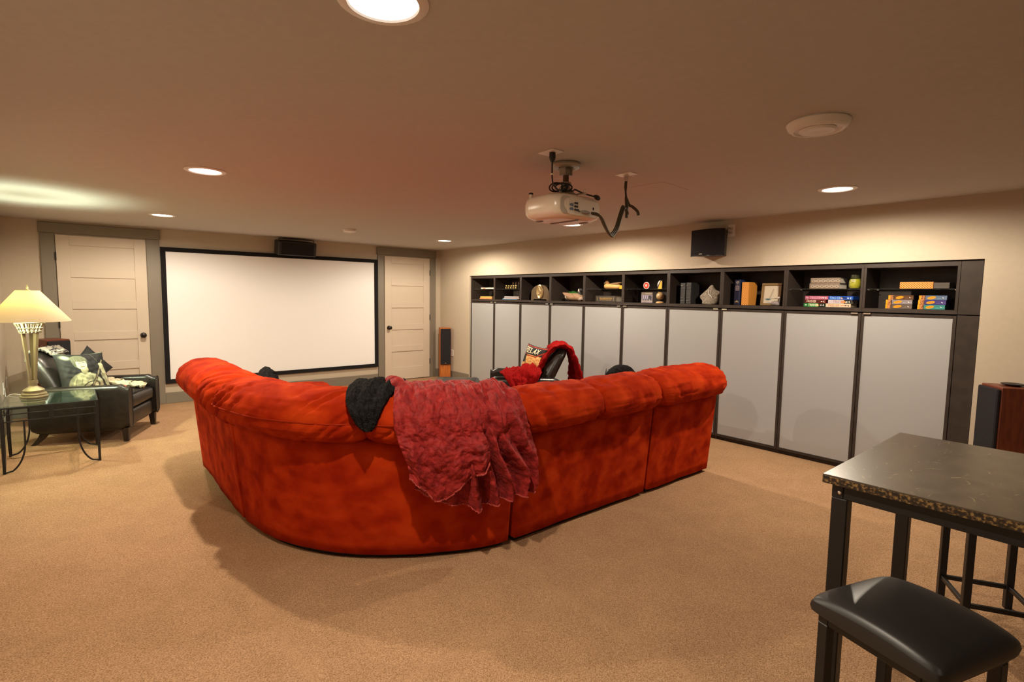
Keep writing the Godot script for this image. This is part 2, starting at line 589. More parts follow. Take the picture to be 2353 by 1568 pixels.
func make_door(called: String, x0: float, x1: float, casing_l: float, casing_r: float, knob_left: bool, label: String) -> void:
	var d := Node3D.new()
	d.name = called
	add_child(d)
	d.set_meta("kind", "structure")
	tag(d, label, "door")
	var z := ZB
	var w := x1 - x0
	var y1 := 1.998
	# stiles and rails around five recessed panels
	var st := 0.115
	var b := boxes([[x0, x0 + st, .012, y1, z, z + .03], [x1 - st, x1, .012, y1, z, z + .03]], .002)
	var n := 5
	var rail := 0.095
	var bot := 0.20
	var top := 0.11
	var ph := (y1 - .012 - bot - top - rail * (n - 1)) / n
	var y := .012
	for k in n + 1:
		var h := bot if k == 0 else (top if k == n else rail)
		b.box(Vector3((x0 + x1) / 2, y + h / 2, z + .015), Vector3(w - 2 * st, h, .03), .002)
		if k < n:
			part("panel", boxes([[x0 + st - .002, x1 - st + .002, y + h, y + h + ph, z, z + .017]]), M.door, d)
		y += h + ph
	part("door_frame", b, M.door, d)
	part("casing_head", boxes([[casing_l - .012, casing_r + .012, 2.015, 2.125, z, z + .026]], .003), M.trim, d)
	part("casing_jamb", boxes([[casing_l, x0 - .006, 0, 2.013, z, z + .022]], .003), M.trim, d)
	part("casing_jamb", boxes([[x1 + .006, casing_r, 0, 2.013, z, z + .022]], .003), M.trim, d)
	var kx := x0 + .065 if knob_left else x1 - .06
	var kb := MB.new()
	var xf := Transform3D(Basis(Vector3.RIGHT, PI / 2), Vector3(kx, .865, z + .03))
	kb.lathe([Vector2(0, 0), Vector2(.032, 0), Vector2(.032, .006), Vector2(.011, .01), Vector2(.011, .03), Vector2(.022, .036), Vector2(.03, .048), Vector2(.029, .06), Vector2(.018, .068), Vector2(0, .07)], 20, xf)
	part("knob", kb, M.bronze, d)
	var hx := x1 + .003 if knob_left else x0 - .003
	for hy in [.28, 1.02, 1.76]:
		var hb := MB.new()
		hb.tube([Vector3(hx, hy - .045, z + .033), Vector3(hx, hy + .045, z + .033)], .007, 8)
		part("hinge", hb, M.bronze, d)

func build_doors() -> void:
	make_door("door_1", -.085, .731, -.211, .87, false, "wide pale five-panel door left of the projection screen")
	make_door("door_2", 3.828, 4.645, 3.718, 4.77, true, "pale five-panel door between the screen and the floor speaker")


# ---------------------------------------------------------------- lights and ceiling fittings
func downlight(x: float, z: float, label: String) -> void:
	var t := thing("recessed_light", label, "ceiling light", Vector3(x, CH, z), 0, "recessed ceiling lights")
	var b := MB.new()
	b.lathe([Vector2(.092, 0), Vector2(.116, 0), Vector2(.117, -.003), Vector2(.110, -.007), Vector2(.092, -.008), Vector2(.088, -.003), Vector2(.092, 0)], 36)
	part("trim_ring", b, M.white_plastic, t)
	var g := MB.new()
	g.lathe([Vector2(0, -.0005), Vector2(.0895, -.0005), Vector2(.0895, -.003), Vector2(.06, -.004), Vector2(0, -.0045)], 36)
	var em := mat(Color.WHITE, 0.5)
	em.emission_enabled = true
	em.emission = lin(1, .93, .82)
	em.emission_energy_multiplier = 5.0
	part("lens", g, em, t)
	var s := SpotLight3D.new()
	s.name = "spot"
	s.position = Vector3(0, -.012, 0)
	s.rotation_degrees.x = -90
	s.spot_angle = 88
	s.spot_angle_attenuation = 0.40
	s.light_color = LIGHT_COLOR.linear_to_srgb()
	s.light_energy = LAMP_E * (0.12 if z > 0 else 1.0)
	s.light_size = 0.03
	s.spot_range = 14
	s.spot_attenuation = 2
	s.shadow_enabled = true
	t.add_child(s)

func build_ceiling_fittings() -> void:
	downlight(.688, -3.81, "bright recessed light above the curved corner of the red sofa")
	downlight(.75, -6.31, "recessed light close to the wide left door")
	downlight(4.03, -6.27, "recessed light close to the far corner above the small floor speaker")
	downlight(4.05, -3.87, "recessed light seen just under the projector")
	downlight(3.995, -1.37, "recessed light near the upper end of the cabinet run")
	downlight(.653, -1.31, "big glaring recessed light cut by the top of the picture")
	downlight(.66, 1.17, "recessed light behind the viewer on the lamp side")
	downlight(4.0, 1.12, "recessed light behind the viewer on the cabinet side")
	# round ceiling vent
	var t := thing("ceiling_vent", "round white ceiling vent with a dished centre", "vent", Vector3(2.454, CH, -.932))
	var b := MB.new()
	b.lathe([Vector2(0, 0), Vector2(.118, 0), Vector2(.121, -.006), Vector2(.112, -.026), Vector2(.100, -.036), Vector2(.090, -.037), Vector2(.086, -.030), Vector2(0, -.028)], 40)
	part("rim", b, M.white_plastic, t)
	var c := MB.new()
	c.lathe([Vector2(0, -.0285), Vector2(.066, -.0285), Vector2(.07, -.033), Vector2(.064, -.041), Vector2(.05, -.043), Vector2(.03, -.038), Vector2(0, -.036)], 36)
	part("diffuser", c, M.white_plastic, t)
	var s := thing("smoke_detector", "small round smoke detector near the screen wall", "smoke detector", Vector3(2.559, CH, -6.03))
	var k := MB.new()
	k.lathe([Vector2(0, 0), Vector2(.072, 0), Vector2(.075, -.012), Vector2(.068, -.03), Vector2(.03, -.036), Vector2(0, -.036)], 30)
	part("body", k, M.white_plastic, s)
	var k2 := MB.new()
	k2.lathe([Vector2(0, -.035), Vector2(.028, -.035), Vector2(.026, -.04), Vector2(0, -.041)], 20)
	part("cover", k2, M.white_plastic, s)


# ---------------------------------------------------------------- projection screen
func build_screen() -> void:
	var t := thing("projection_screen", "large white projection screen in a black velvet frame", "projection screen", Vector3(0, 0, ZB))
	var x0 := .876; var x1 := 3.706; var y0 := .25; var y1 := 1.93; var w := .052; var d := .036
	part("screen_surface", boxes([[x0 + w * .8, x1 - w * .8, y0 + w * .8, y1 - w * .8, 0.004, .024]]), M.screen, t)
	var q := [Vector2(x0, y0), Vector2(x1, y0), Vector2(x1, y1), Vector2(x0, y1)]
	var qi := [Vector2(x0 + w, y0 + w), Vector2(x1 - w, y0 + w), Vector2(x1 - w, y1 - w), Vector2(x0 + w, y1 - w)]
	for k in 4:
		var n := (k + 1) % 4
		var b := MB.new()
		b.prism(PackedVector2Array([q[k], q[n], qi[n], qi[k]]), d, Transform3D(Basis(), Vector3(0, 0, d / 2)))
		part("frame_bar", b, M.frame_velvet, t)


# ---------------------------------------------------------------- the sectional sofa
const SP := [Vector2(.756, -4.68), Vector2(.756, -4.2), Vector2(.755, -3.75), Vector2(.758, -3.40), Vector2(.792, -3.164), Vector2(.848, -2.949), Vector2(.947, -2.748), Vector2(1.089, -2.572), Vector2(1.312, -2.395), Vector2(1.524, -2.275), Vector2(1.70, -2.21), Vector2(1.854, -2.185), Vector2(2.4, -2.178), Vector2(3.09, -2.17), Vector2(3.92, -2.16)]
var still := func(_s, _j, _d): return 0.0
var sx := PackedVector2Array()
var sl := PackedFloat32Array()

func sofa_setup() -> void:
	var n := SP.size()
	for i in n - 1:
		var p0: Vector2 = SP[maxi(i - 1, 0)]; var p1: Vector2 = SP[i]; var p2: Vector2 = SP[i + 1]; var p3: Vector2 = SP[mini(i + 2, n - 1)]
		for k in 40:
			var t := k / 40.0
			sx.append((2 * t * t * t - 3 * t * t + 1) * p1 + (t * t * t - 2 * t * t + t) * (p2 - p0) / 2 + (-2 * t * t * t + 3 * t * t) * p2 + (t * t * t - t * t) * (p3 - p1) / 2)
	sx.append(SP[n - 1])
	sl.append(0.0)
	for i in range(1, sx.size()):
		sl.append(sl[i - 1] + sx[i].distance_to(sx[i - 1]))

func sp(s: float) -> Vector2:
	if s <= 0.0: return sx[0] + (sx[0] - sx[1]).normalized() * -s
	var m := sl.size() - 1
	if s >= sl[m]: return sx[m] + (sx[m] - sx[m - 1]).normalized() * (s - sl[m])
	var i := clampi(sl.bsearch(s) - 1, 0, m - 1)
	return sx[i].lerp(sx[i + 1], (s - sl[i]) / (sl[i + 1] - sl[i]))

# point at arclength s along the back, o metres outwards, height y
func so(s: float, o: float, y: float) -> Vector3:
	var t := (sp(s + .04) - sp(s - .04)).normalized()
	var p := sp(s) + Vector2(-t.y, t.x) * o
	return Vector3(p.x, y, p.y)

func smooth_loop(ctrl: Array, per: int) -> PackedVector2Array:
	var r := PackedVector2Array()
	var n := ctrl.size()
	for i in n:
		var p0: Vector2 = ctrl[(i - 1 + n) % n]; var p1: Vector2 = ctrl[i]; var p2: Vector2 = ctrl[(i + 1) % n]; var p3: Vector2 = ctrl[(i + 2) % n]
		for k in per:
			r.append(p1.cubic_interpolate(p2, p0, p3, float(k) / per))
	return r

func sweep_sofa(b: MB, prof: PackedVector2Array, s0: float, s1: float, ns: int, end_round: float, end_scale: float, center: Vector2, wob: Callable) -> Array:
	var rows := []
	for i in ns + 1:
		# denser near the ends
		var u := float(i) / ns
		u = u - 0.11 * sin(TAU * u) / 1.0 * 0.9
		var s := lerpf(s0, s1, u)
		var d := minf(s - s0, s1 - s)
		var k := 1.0
		if end_round > 0.0 and d < end_round:
			var q := 1.0 - d / end_round
			k = lerpf(end_scale, 1.0, sqrt(maxf(0.0, 1.0 - q * q)))
		var row := PackedVector3Array()
		for j in prof.size():
			var p: Vector2 = center + (prof[j] - center) * k
			if wob != still:
				var w: float = wob.call(s, j, d)
				p += (prof[j] - center).normalized() * w
			row.append(so(s, p.x, p.y))
		rows.append(row)
	b.grid(rows, true, true)
	return rows

const ROLL := [Vector2(.0, .63), Vector2(.08, .645), Vector2(.138, .672), Vector2(.172, .725), Vector2(.166, .79), Vector2(.122, .85), Vector2(.04, .885), Vector2(-.06, .89), Vector2(-.15, .86), Vector2(-.215, .79), Vector2(-.235, .69), Vector2(-.215, .57), Vector2(-.16, .50), Vector2(-.07, .55)]

func build_sofa() -> void:
	var t := thing("sectional_sofa", "long curved red suede sectional sofa seen from behind", "sofa")
	var nz := FastNoiseLite.new(); nz.seed = 8; nz.frequency = 4.0; nz.fractal_octaves = 3
	var fold := FastNoiseLite.new(); fold.seed = 19; fold.frequency = 1.0; fold.fractal_octaves = 2
	var secs := [[0.0, 1.285], [1.295, 3.055], [3.075, 4.292], [4.312, 5.125]]
	var body := PackedVector2Array([Vector2(.0, .03), Vector2(.055, .63), Vector2(.03, .665), Vector2(-.16, .66), Vector2(-.2, .40), Vector2(-.88, .40), Vector2(-.92, .37), Vector2(-.92, .05), Vector2(-.9, .03)])
	# subdivide the outer back panel so that it can bow a little
	var prof := PackedVector2Array()
	for i in body.size():
		var a := body[i]; var c := body[(i + 1) % body.size()]
		var m := 10 if i == 0 else 2
		for k in m: prof.append(a.lerp(c, float(k) / m))
	var rolls := [[[0.005, .93, .008], [.85, 1.315, .016]], [[1.265, 2.30, .022], [2.285, 3.06, .02]], [[3.05, 3.70, 0.0], [3.655, 4.29, 0.0]], [[4.262, 5.135, .005]]]
	for k in 4:
		var s0: float = secs[k][0]
		var s1: float = secs[k][1]
		var b := MB.new()
		sweep_sofa(b, prof, s0, s1, 60 if k == 1 else 34, .022, .965, Vector2(-.42, .33), func(s, j, d): return nz.get_noise_2d(s * .5, j * .18) * .008 * minf(1.0, d * 8.0) if j < 10 else 0.0)
		var sec := part("sofa_section", b, M.suede, t)
		for r in rolls[k]:
			var ctrl := []
			for p in ROLL: ctrl.append(p + Vector2(r[2] * .35, r[2] * clampf((p.y - .6) / .2, 0, 1)))
			var loop := smooth_loop(ctrl, 5)
			var rb := MB.new()
			var gathered: bool = r[0] > .5 and r[0] < 2.5
			var rr := sweep_sofa(rb, loop, r[0], r[1], 84, .16, .55, Vector2(-.02, .735), func(s, j, d):
				var w := nz.get_noise_2d(s * .55, j * .12) * (.012 if k > 0 else .006)
				# gathers: creases that run over the roll, stronger towards the ends
				var g := fold.get_noise_2d(s * 15.0 - j * .21, j * .03) if gathered else fold.get_noise_2d(s * 8.0 + j * .06, j * .05)
				w -= maxf(0.0, g - .06) * (.034 if gathered else .020) * clampf(1.3 - d * 2.2, .18, 1.0)
				return w * minf(1.0, d * 14.0 + .15))
			part("headrest_cushion", rb, M.suede, sec)
			# piping along the lower back of the roll
			if k == 1:
				var pts := []
				for i in range(7, 78): pts.append(rr[i][17])
				var pb := MB.new()
				pb.tube(pts, .0042, 6)
				part("piping", pb, M.suede_piping, sec)
		# seat cushion
		var sb := MB.new()
		var seat := smooth_loop([Vector2(-.24, .40), Vector2(-.24, .50), Vector2(-.30, .53), Vector2(-.6, .54), Vector2(-.9, .53), Vector2(-.955, .48), Vector2(-.955, .42), Vector2(-.9, .395), Vector2(-.6, .395)], 3)
		sweep_sofa(sb, seat, s0 + .02 + (.2 if k == 0 else 0.0), s1 - .02 - (.2 if k == 3 else 0.0), 30, .06, .86, Vector2(-.6, .46), still)
		part("seat_cushion", sb, M.suede, sec)
		if k == 0 or k == 3:
			var ab := MB.new()
			var arm := smooth_loop([Vector2(-.12, .05), Vector2(-.12, .55), Vector2(-.2, .62), Vector2(-.55, .63), Vector2(-.88, .62), Vector2(-.97, .55), Vector2(-.97, .05), Vector2(-.55, .035)], 4)
			sweep_sofa(ab, arm, s0 + .004 if k == 0 else s1 - .21, s0 + .21 if k == 0 else s1 - .004, 14, .05, .93, Vector2(-.55, .33), still)
			part("armrest", ab, M.suede, sec)
		# low plinth
		var fb := MB.new()
		sweep_sofa(fb, PackedVector2Array([Vector2(-.03, 0), Vector2(-.03, .04), Vector2(-.85, .04), Vector2(-.85, 0)]), s0 + .03, s1 - .03, 30, 0, 1, Vector2(-.4, .02), still)
		part("plinth", fb, M.black_satin, sec)

# over-the-back drape: path of (o, y) pairs with cumulative length
const DRAPE := [Vector2(-.27, .70), Vector2(-.255, .79), Vector2(-.2, .872), Vector2(-.12, .918), Vector2(-.03, .932), Vector2(.06, .922), Vector2(.135, .885), Vector2(.185, .825), Vector2(.198, .75)]

func drape_point(s: float, v: float, hem: float, lift: float) -> Array:
	# v in 0..1: first .5 goes over the roll, the rest hangs down to hem; returns [o, y, hang]
	if v < .5:
		var f := v / .5 * (DRAPE.size() - 1)
		var i := mini(int(f), DRAPE.size() - 2)
		var p: Vector2 = DRAPE[i]
		var q: Vector2 = DRAPE[i + 1]
		var pp: Vector2 = DRAPE[maxi(i - 1, 0)]
		var qq: Vector2 = DRAPE[mini(i + 2, DRAPE.size() - 1)]
		var r := p.cubic_interpolate(q, pp, qq, f - i)
		var n := (r - Vector2(-.02, .735)).normalized()
		r += n * lift
		return [r.x, r.y, 0.0]
	var h := (v - .5) / .5
	return [.198 + lift - .05 * h * (0.75 - hem) / .35, lerpf(.75, hem, h), h]

func table_at(tab: Array, x: float) -> float:
	for i in tab.size() - 1:
		if x <= tab[i + 1].x:
			var f: float = clampf((x - tab[i].x) / (tab[i + 1].x - tab[i].x), 0, 1)
			return lerpf(tab[i].y, tab[i + 1].y, f)
	return tab[tab.size() - 1].y

func drape_mesh(b: MB, s_of: Callable, hem_of: Callable, nu: int, nv: int, disp: Callable, thick: float, lift: float, v0 := 0.0) -> Array:
	var front := []
	var back := []
	var hem := []
	for i in nv + 1:
		var v := lerpf(v0, 1.0, float(i) / nv)
		var r := PackedVector3Array()
		var q := PackedVector3Array()
		for j in nu + 1:
			var u := float(j) / nu
			var s: float = s_of.call(u, v)
			var dp := drape_point(s, v, hem_of.call(u), lift)
			var d: float = disp.call(u, v, dp[2], s)
			var n := Vector2(dp[0] + .02, dp[1] - .735).normalized() if dp[2] <= 0.0 else Vector2(1, 0)
			var o := Vector2(dp[0], dp[1]) + n * d
			var edge := minf(minf(u, 1 - u) * nu, (1.0 - v) / (1.0 - v0) * nv)
			var th := thick * clampf(edge * .5, 0.15, 1.0)
			r.append(so(s, o.x, o.y))
			q.append(so(s, o.x - n.x * th, o.y - n.y * th))
			if i == nv: hem.append(so(s, o.x - n.x * th * .5, o.y))
		front.append(r)
		back.append(q)
	# join front and back into one closed sheet
	var rows := []
	for i in nv + 1:
		var row := PackedVector3Array(front[i])
		var bk: PackedVector3Array = back[i]
		for j in range(nu, -1, -1): row.append(bk[j])
		rows.append(row)
	b.grid(rows, true, true, true, true, false, true)
	return hem

func build_sofa_throws() -> void:
	var nz := FastNoiseLite.new(); nz.seed = 5; nz.frequency = 1.0; nz.fractal_octaves = 2
	var t := thing("fur_throw", "wine red fake-fur throw hanging over the back of the red sofa", "throw blanket")
	var lump := func(u, v, s): return nz.get_noise_2d(s * 13.0, v * 7.0) * .030 * (1.0 - .5 * smoothstep(.45, .7, v)) + nz.get_noise_2d(s * 40.0 + 40.0, v * 22.0) * .006
	# folds that grow downwards
	var folds := func(u, h):
		var x: float = u + .02 * sin(h * 5.0 + u * 9.0)
		var f := 0.0
		for c in [[.10, .05, .5], [.30, .045, .6], [.475, .030, 1.1], [.535, .018, -.5], [.60, .034, .95], [.655, .016, -.7], [.705, .024, 1.3], [.755, .015, -.8], [.81, .026, 1.25], [.86, .016, -.6], [.925, .038, .9]]:
			f += c[2] * exp(-pow((x - c[0]) / c[1], 2.0))
		return f
	var lower_hem := [Vector2(0, .44), Vector2(.12, .405), Vector2(.2, .36), Vector2(.36, .345), Vector2(.48, .31), Vector2(.66, .345), Vector2(.8, .36), Vector2(1, .365)]
	var b := MB.new()
	var hem := drape_mesh(b,
		func(u, v):
			var a := lerpf(2.435, 2.525, smoothstep(.35, 1.0, v))
			var z := lerpf(2.99, 3.12, smoothstep(.30, .95, v))
			return lerpf(a, z, u),
		func(u): return table_at(lower_hem, u), 150, 120,
		func(u, v, h, s): return lump.call(u, v, s) + .060 * smoothstep(0.0, .6, h) * folds.call(u, h) - .012 * h + (.012 * maxf(0, folds.call(u, 0.0) - .3) if v > .28 else 0.0) * smoothstep(.28, .5, v),
		.014, .006)
	var low := part("lower_layer", b, M.red_fur, t)
	var hb := MB.new()
	hb.tube(fuzz(hem, .006), .0042, 6)
	part("hem", hb, M.red_hem, low)
	# the fold that lies on top, shorter, on the left half
	var upper_hem := [Vector2(0, .52), Vector2(.13, .48), Vector2(.32, .385), Vector2(.46, .395), Vector2(.62, .455), Vector2(.78, .505), Vector2(.93, .53), Vector2(1, .57)]
	var b2 := MB.new()
	var hem2 := drape_mesh(b2,
		func(u, v):
			var a := lerpf(2.43, 2.505, smoothstep(.3, 1.0, v))
			var z := lerpf(2.80, 2.845, smoothstep(.30, .95, v))
			return lerpf(a, z, u),
		func(u): return table_at(upper_hem, u), 90, 100,
		func(u, v, h, s):
			var e := .030 * smoothstep(0.0, .5, h) * (exp(-pow((u - .12) / .07, 2.0)) + .8 * exp(-pow((u - .62) / .10, 2.0)) + 1.1 * exp(-pow((u - .90) / .06, 2.0)))
			return lump.call(u, v + 3.0, s) + e + .034 * smoothstep(.45, .75, v),
		.014, .016, .12)
	var up := part("upper_fold", b2, M.red_fur, t)
	var hb2 := MB.new()
	hb2.tube(fuzz(hem2, .006), .0042, 6)
	part("hem", hb2, M.red_hem, up)
	# twisted corner that sits on the top at the left
	var cb := MB.new()
	var pts := []
	var rad := []
	for i in 26:
		var f := i / 25.0
		pts.append(so(2.365 + .13 * f + .010 * sin(f * 9.0), -.10 + .20 * f, .925 + .022 * sin(PI * f) - .045 * f * f + .008 * sin(f * 11.0)))
		rad.append(.026 + .018 * sin(PI * f) + .005 * sin(f * 24.0))
	cb.tube(pts, rad, 14)
	part("bunched_corner", cb, M.red_fur, t)
	# black fake-fur pillow case lying on the roll
	var bb := MB.new()
	drape_mesh(bb,
		func(u, v):
			var k := clampf((v - .20) / .31, 0, 1)
			var l := lerpf(2.195, 2.312, k * k * k)
			var r := lerpf(2.478, 2.346, k)
			return lerpf(l, r, u),
		func(u): return .745, 80, 90,
		func(u, v, h, s):
			var lobes := .020 * (exp(-pow((u - .12) / .11, 2.0)) + 1.25 * exp(-pow((u - .46) / .14, 2.0)) + 1.3 * exp(-pow((u - .85) / .13, 2.0)))
			var x: float = u - .25 * (v - .3)
			var gr := -.009 * exp(-pow((x - .30) / .06, 2.0)) - .008 * exp(-pow((x - .64) / .07, 2.0))
			return lobes * (1.0 - .8 * smoothstep(.2, .42, v)) + gr * smoothstep(.1, .35, v) + .030 * sin(PI * u) * smoothstep(.12, .4, v) * (1.0 - h * .8) + nz.get_noise_2d(s * 30.0, v * 12.0) * .010,
		.03, .004, .14)
	solo("black_pillow", bb, M.black_fur, "black fake-fur cushion slumped over the sofa back beside the red throw", "cushion")

func fuzz(pts: Array, a: float) -> Array:
	var r := RandomNumberGenerator.new()
	r.seed = 4
	var out := []
	for p in pts: out.append(p + Vector3(r.randf_range(-a, a), r.randf_range(-a, a), r.randf_range(-a, a)) * .5)
	return out


# ---------------------------------------------------------------- cabinets
func build_cabinets() -> void:
	var places := ["at the far end of the run", "second from the far end", "behind the reclining chair cushion", "behind the red fleece on the chair", "fifth from the far end", "sixth from the far end", "behind the near end of the sofa", "third from the near end", "second from the near end", "at the near end of the run"]
	var above := ["holding a white and orange book over yellow books", "holding small gold-topped bottles over magazines", "holding the arched bronze clock", "holding the goose decoy", "holding the wooden duck decoy", "holding the red roundel and the small globe", "holding two black books and the stone clock", "holding the blue book and the sailboat picture", "holding the green candle jar and pink to green boxed sets", "holding the orange patterned book lying flat"]
	var has_glass := [true, true, false, false, true, true, false, false, true, true]
	for i in 10:
		var z := Z0 + .6 * i
		var c := thing("wall_shelf_unit", "black-brown open shelf box " + above[i], "shelf", Vector3(XR, 0, z), 0, "row of open shelf boxes")
		var y0 := 1.312; var y1 := 1.697; var dp := .36
		part("body", boxes([[.0, dp, y0, y0 + .03, .0, .6], [.0, dp, y1 - .036, y1, .0, .6], [dp - .012, dp, y0, y1, .0, .6], [.0, dp, y0 + .03, y1 - .036, .0005, .0185], [.0, dp, y0 + .03, y1 - .036, .5815, .5995]], .001), M.blackbrown, c)
		if has_glass[i]:
			part("glass_shelf", boxes([[.03, dp - .02, 1.4925, 1.4985, .0215, .5785]], .001), M.shelf_glass, c)
			for zz in [.026, .574]:
				for xx in [.045, .28]:
					var pb := MB.new()
					pb.tube([Vector3(xx, 1.4895, zz - .006), Vector3(xx, 1.4895, zz + .006)], .0035, 8)
					part("shelf_pin", pb, M.chrome, c)
		var k := thing("cabinet", "black-brown cabinet with a frosted glass door " + places[i], "cabinet", Vector3(XR, 0, z), 0, "row of frosted glass cabinets")
		part("body", boxes([[.022, .41, .0, 1.304, .0, .018], [.022, .41, .0, 1.304, .582, .6], [.4, .41, .0, 1.304, .018, .582], [.022, .4, .05, .068, .018, .582], [.022, .4, 1.286, 1.304, .018, .582], [.03, .045, 0, .05, .018, .582]]), M.blackbrown, k)
		# door: four frame bars, pane, handle
		var f := .021
		var dz0 := .0015; var dz1 := .5985; var dy0 := .036; var dy1 := 1.302
		var door := part("door", boxes([[.0, .02, dy0, dy1, dz0, dz0 + f], [.0, .02, dy0, dy1, dz1 - f, dz1], [.0, .02, dy0, dy0 + f + .004, dz0 + f, dz1 - f], [.0, .02, dy1 - f, dy1, dz0 + f, dz1 - f]], .0015), M.blackbrown, k)
		part("frosted_pane", boxes([[.004, .012, dy0 + f, dy1 - f, dz0 + f - .001, dz1 - f + .001]]), M.frosted, door)
		var hz := dz1 - .068 if i % 2 == 0 else dz0 + .018
		part("handle", boxes([[-.014, .010, dy1, dy1 + .003, hz, hz + .05], [-.016, -.013, dy1 - .008, dy1 + .003, hz, hz + .05]], .0006), M.chrome, door)
	# filler strips at both ends
	solo("filler_panel", boxes([[XR + .004, XR + .40, 0, 1.306, -.842, -.722], [XR + .002, XR + .40, 1.312, 1.697, -.842, -.722]], .001), M.blackbrown, "dark filler strip closing the near end of the cabinets", "panel")


# ---------------------------------------------------------------- bar table and stools
func build_bar_table() -> void:
	var t := thing("bar_table", "tall table with a dark brown marbled top and black square legs", "table")
	var H := .90
	var x0 := 1.653; var x1 := 2.417; var z0 := -.556; var z1 := .56
	part("tabletop", boxes([[x0, x1, H - .004, H, z0, z1]], .0012), M.marble, t)
	part("top_edge", boxes([[x0, x1, H - .026, H - .004, z0, z1]], .001), M.marble_edge, t)
	var a := .02
	var s := .042
	part("apron", boxes([[x0 + a, x1 - a, H - .068, H - .026, z0 + a, z0 + a + .03], [x0 + a, x1 - a, H - .068, H - .026, z1 - a - .03, z1 - a], [x0 + a, x0 + a + .03, H - .068, H - .026, z0 + a + .03, z1 - a - .03], [x1 - a - .03, x1 - a, H - .068, H - .026, z0 + a + .03, z1 - a - .03]], .002), M.black_metal, t)
	for lx in [x0 + a, x1 - a - s]:
		for lz in [z0 + a, z1 - a - s]:
			var leg := part("leg", boxes([[lx, lx + s, .0, H - .067, lz, lz + s]], .003), M.black_metal, t)
			var sb := MB.new()
			sb.ball(Vector3(lx + s * .5, H - .05, lz - .001), Vector3(.006, .006, .003), 8)
			sb.ball(Vector3(lx - .001, H - .05, lz + s * .5), Vector3(.003, .006, .006), 8)
			part("screw", sb, M.chrome, leg)
	make_stool("bar_stool", "black stool with a padded vinyl seat tucked under the near side of the marbled table", Vector3(1.58, 0, -.313), deg_to_rad(-18.2))
	make_stool("bar_stool", "black stool mostly hidden under the marbled table, only its legs and rails seen", Vector3(3.075, 0, -.34), deg_to_rad(29))

func make_stool(called: String, label: String, at: Vector3, turn: float) -> void:
	var t := thing(called, label, "stool", at, turn, "black bar stools")
	var H := .60
	var hw := .158
	# padded saddle seat: dished lengthwise, rounded rim
	var top := []
	var n := 26
	var bot := []
	for i in n + 1:
		var r := PackedVector3Array()
		var q := PackedVector3Array()
		for j in n + 1:
			var u := 2.0 * i / n - 1.0
			var v := 2.0 * j / n - 1.0
			var ux := signf(u) * (1.0 - pow(1.0 - absf(u), 1.3))
			var vx := signf(v) * (1.0 - pow(1.0 - absf(v), 1.3))
			var e := pow(absf(ux), 8.0)
			var e2 := pow(absf(vx), 8.0)
			var y := H + .004 + .026 * pow(maxf(0.0, (1 - pow(absf(ux), 4.0)) * (1 - pow(absf(vx), 4.0))), .35) + .012 * cos(vx * PI / 2)
			r.append(Vector3(ux * hw * (1.0 - .04 * e2), y, vx * hw * (1.0 - .04 * e)))
			q.append(Vector3(ux * hw * (1.0 - .04 * e2), H - .022, vx * hw * (1.0 - .04 * e)))
		top.append(r)
		bot.append(q)
	var b := MB.new()
	var st := b.v.size()
	b.grid(top, false, false, false)
	b.grid(bot, false, false, false)
	for i in range(b.v.size() / 2, b.v.size(), 3): b.flip(i)
	var per_t := PackedVector3Array()
	var per_b := PackedVector3Array()
	for k in n: per_t.append(top[0][k]); per_b.append(bot[0][k])
	for k in n: per_t.append(top[k][n]); per_b.append(bot[k][n])
	for k in n: per_t.append(top[n][n - k]); per_b.append(bot[n][n - k])
	for k in n: per_t.append(top[n - k][0]); per_b.append(bot[n - k][0])
	var mid := PackedVector3Array()
	for k in per_t.size():
		var m := per_t[k].lerp(per_b[k], .5)
		mid.append(Vector3(m.x * 1.018, m.y, m.z * 1.018))
	b.grid([per_t, mid, per_b], true, false, false)
	# orient by position: outwards from the seat's middle
	for i in range(0, b.v.size(), 3):
		var c := (b.v[i] + b.v[i + 1] + b.v[i + 2]) / 3 - Vector3(0, H - .01, 0)
		c = Vector3(c.x * .2, c.y * 4.0, c.z * .2) if absf(b.v[i].y - b.v[i + 1].y) < .012 and absf(b.v[i].y - b.v[i + 2].y) < .012 and absf(c.x) < hw * .97 and absf(c.z) < hw * .97 else Vector3(c.x, c.y, c.z)
		if (b.v[i + 1] - b.v[i]).cross(b.v[i + 2] - b.v[i]).dot(c) > 0: b.flip(i)
	part("seat", b, M.vinyl, t)
	var s := .028
	var o := hw - .018 - s / 2
	part("seat_frame", boxes([[-o - s / 2, o + s / 2, H - .05, H - .022, -o - s / 2, -o + s / 2], [-o - s / 2, o + s / 2, H - .05, H - .022, o - s / 2, o + s / 2], [-o - s / 2, -o + s / 2, H - .05, H - .022, -o + s / 2, o - s / 2], [o - s / 2, o + s / 2, H - .05, H - .022, -o + s / 2, o - s / 2]], .002), M.black_metal, t)
	for lx in [-o, o]:
		for lz in [-o, o]:
			part("leg", boxes([[lx - s / 2, lx + s / 2, 0, H - .05, lz - s / 2, lz + s / 2]], .002), M.black_metal, t)
	for k in 4:
		var h := .10
		var c := Vector3(0, h, o if k == 0 else -o) if k % 2 == 0 else Vector3(o if k == 1 else -o, h, 0)
		var rb := MB.new()
		rb.box(c, Vector3(2 * o - s, .02, .016) if k % 2 == 0 else Vector3(.016, .02, 2 * o - s), .002)
		part("rail", rb, M.black_metal, t)


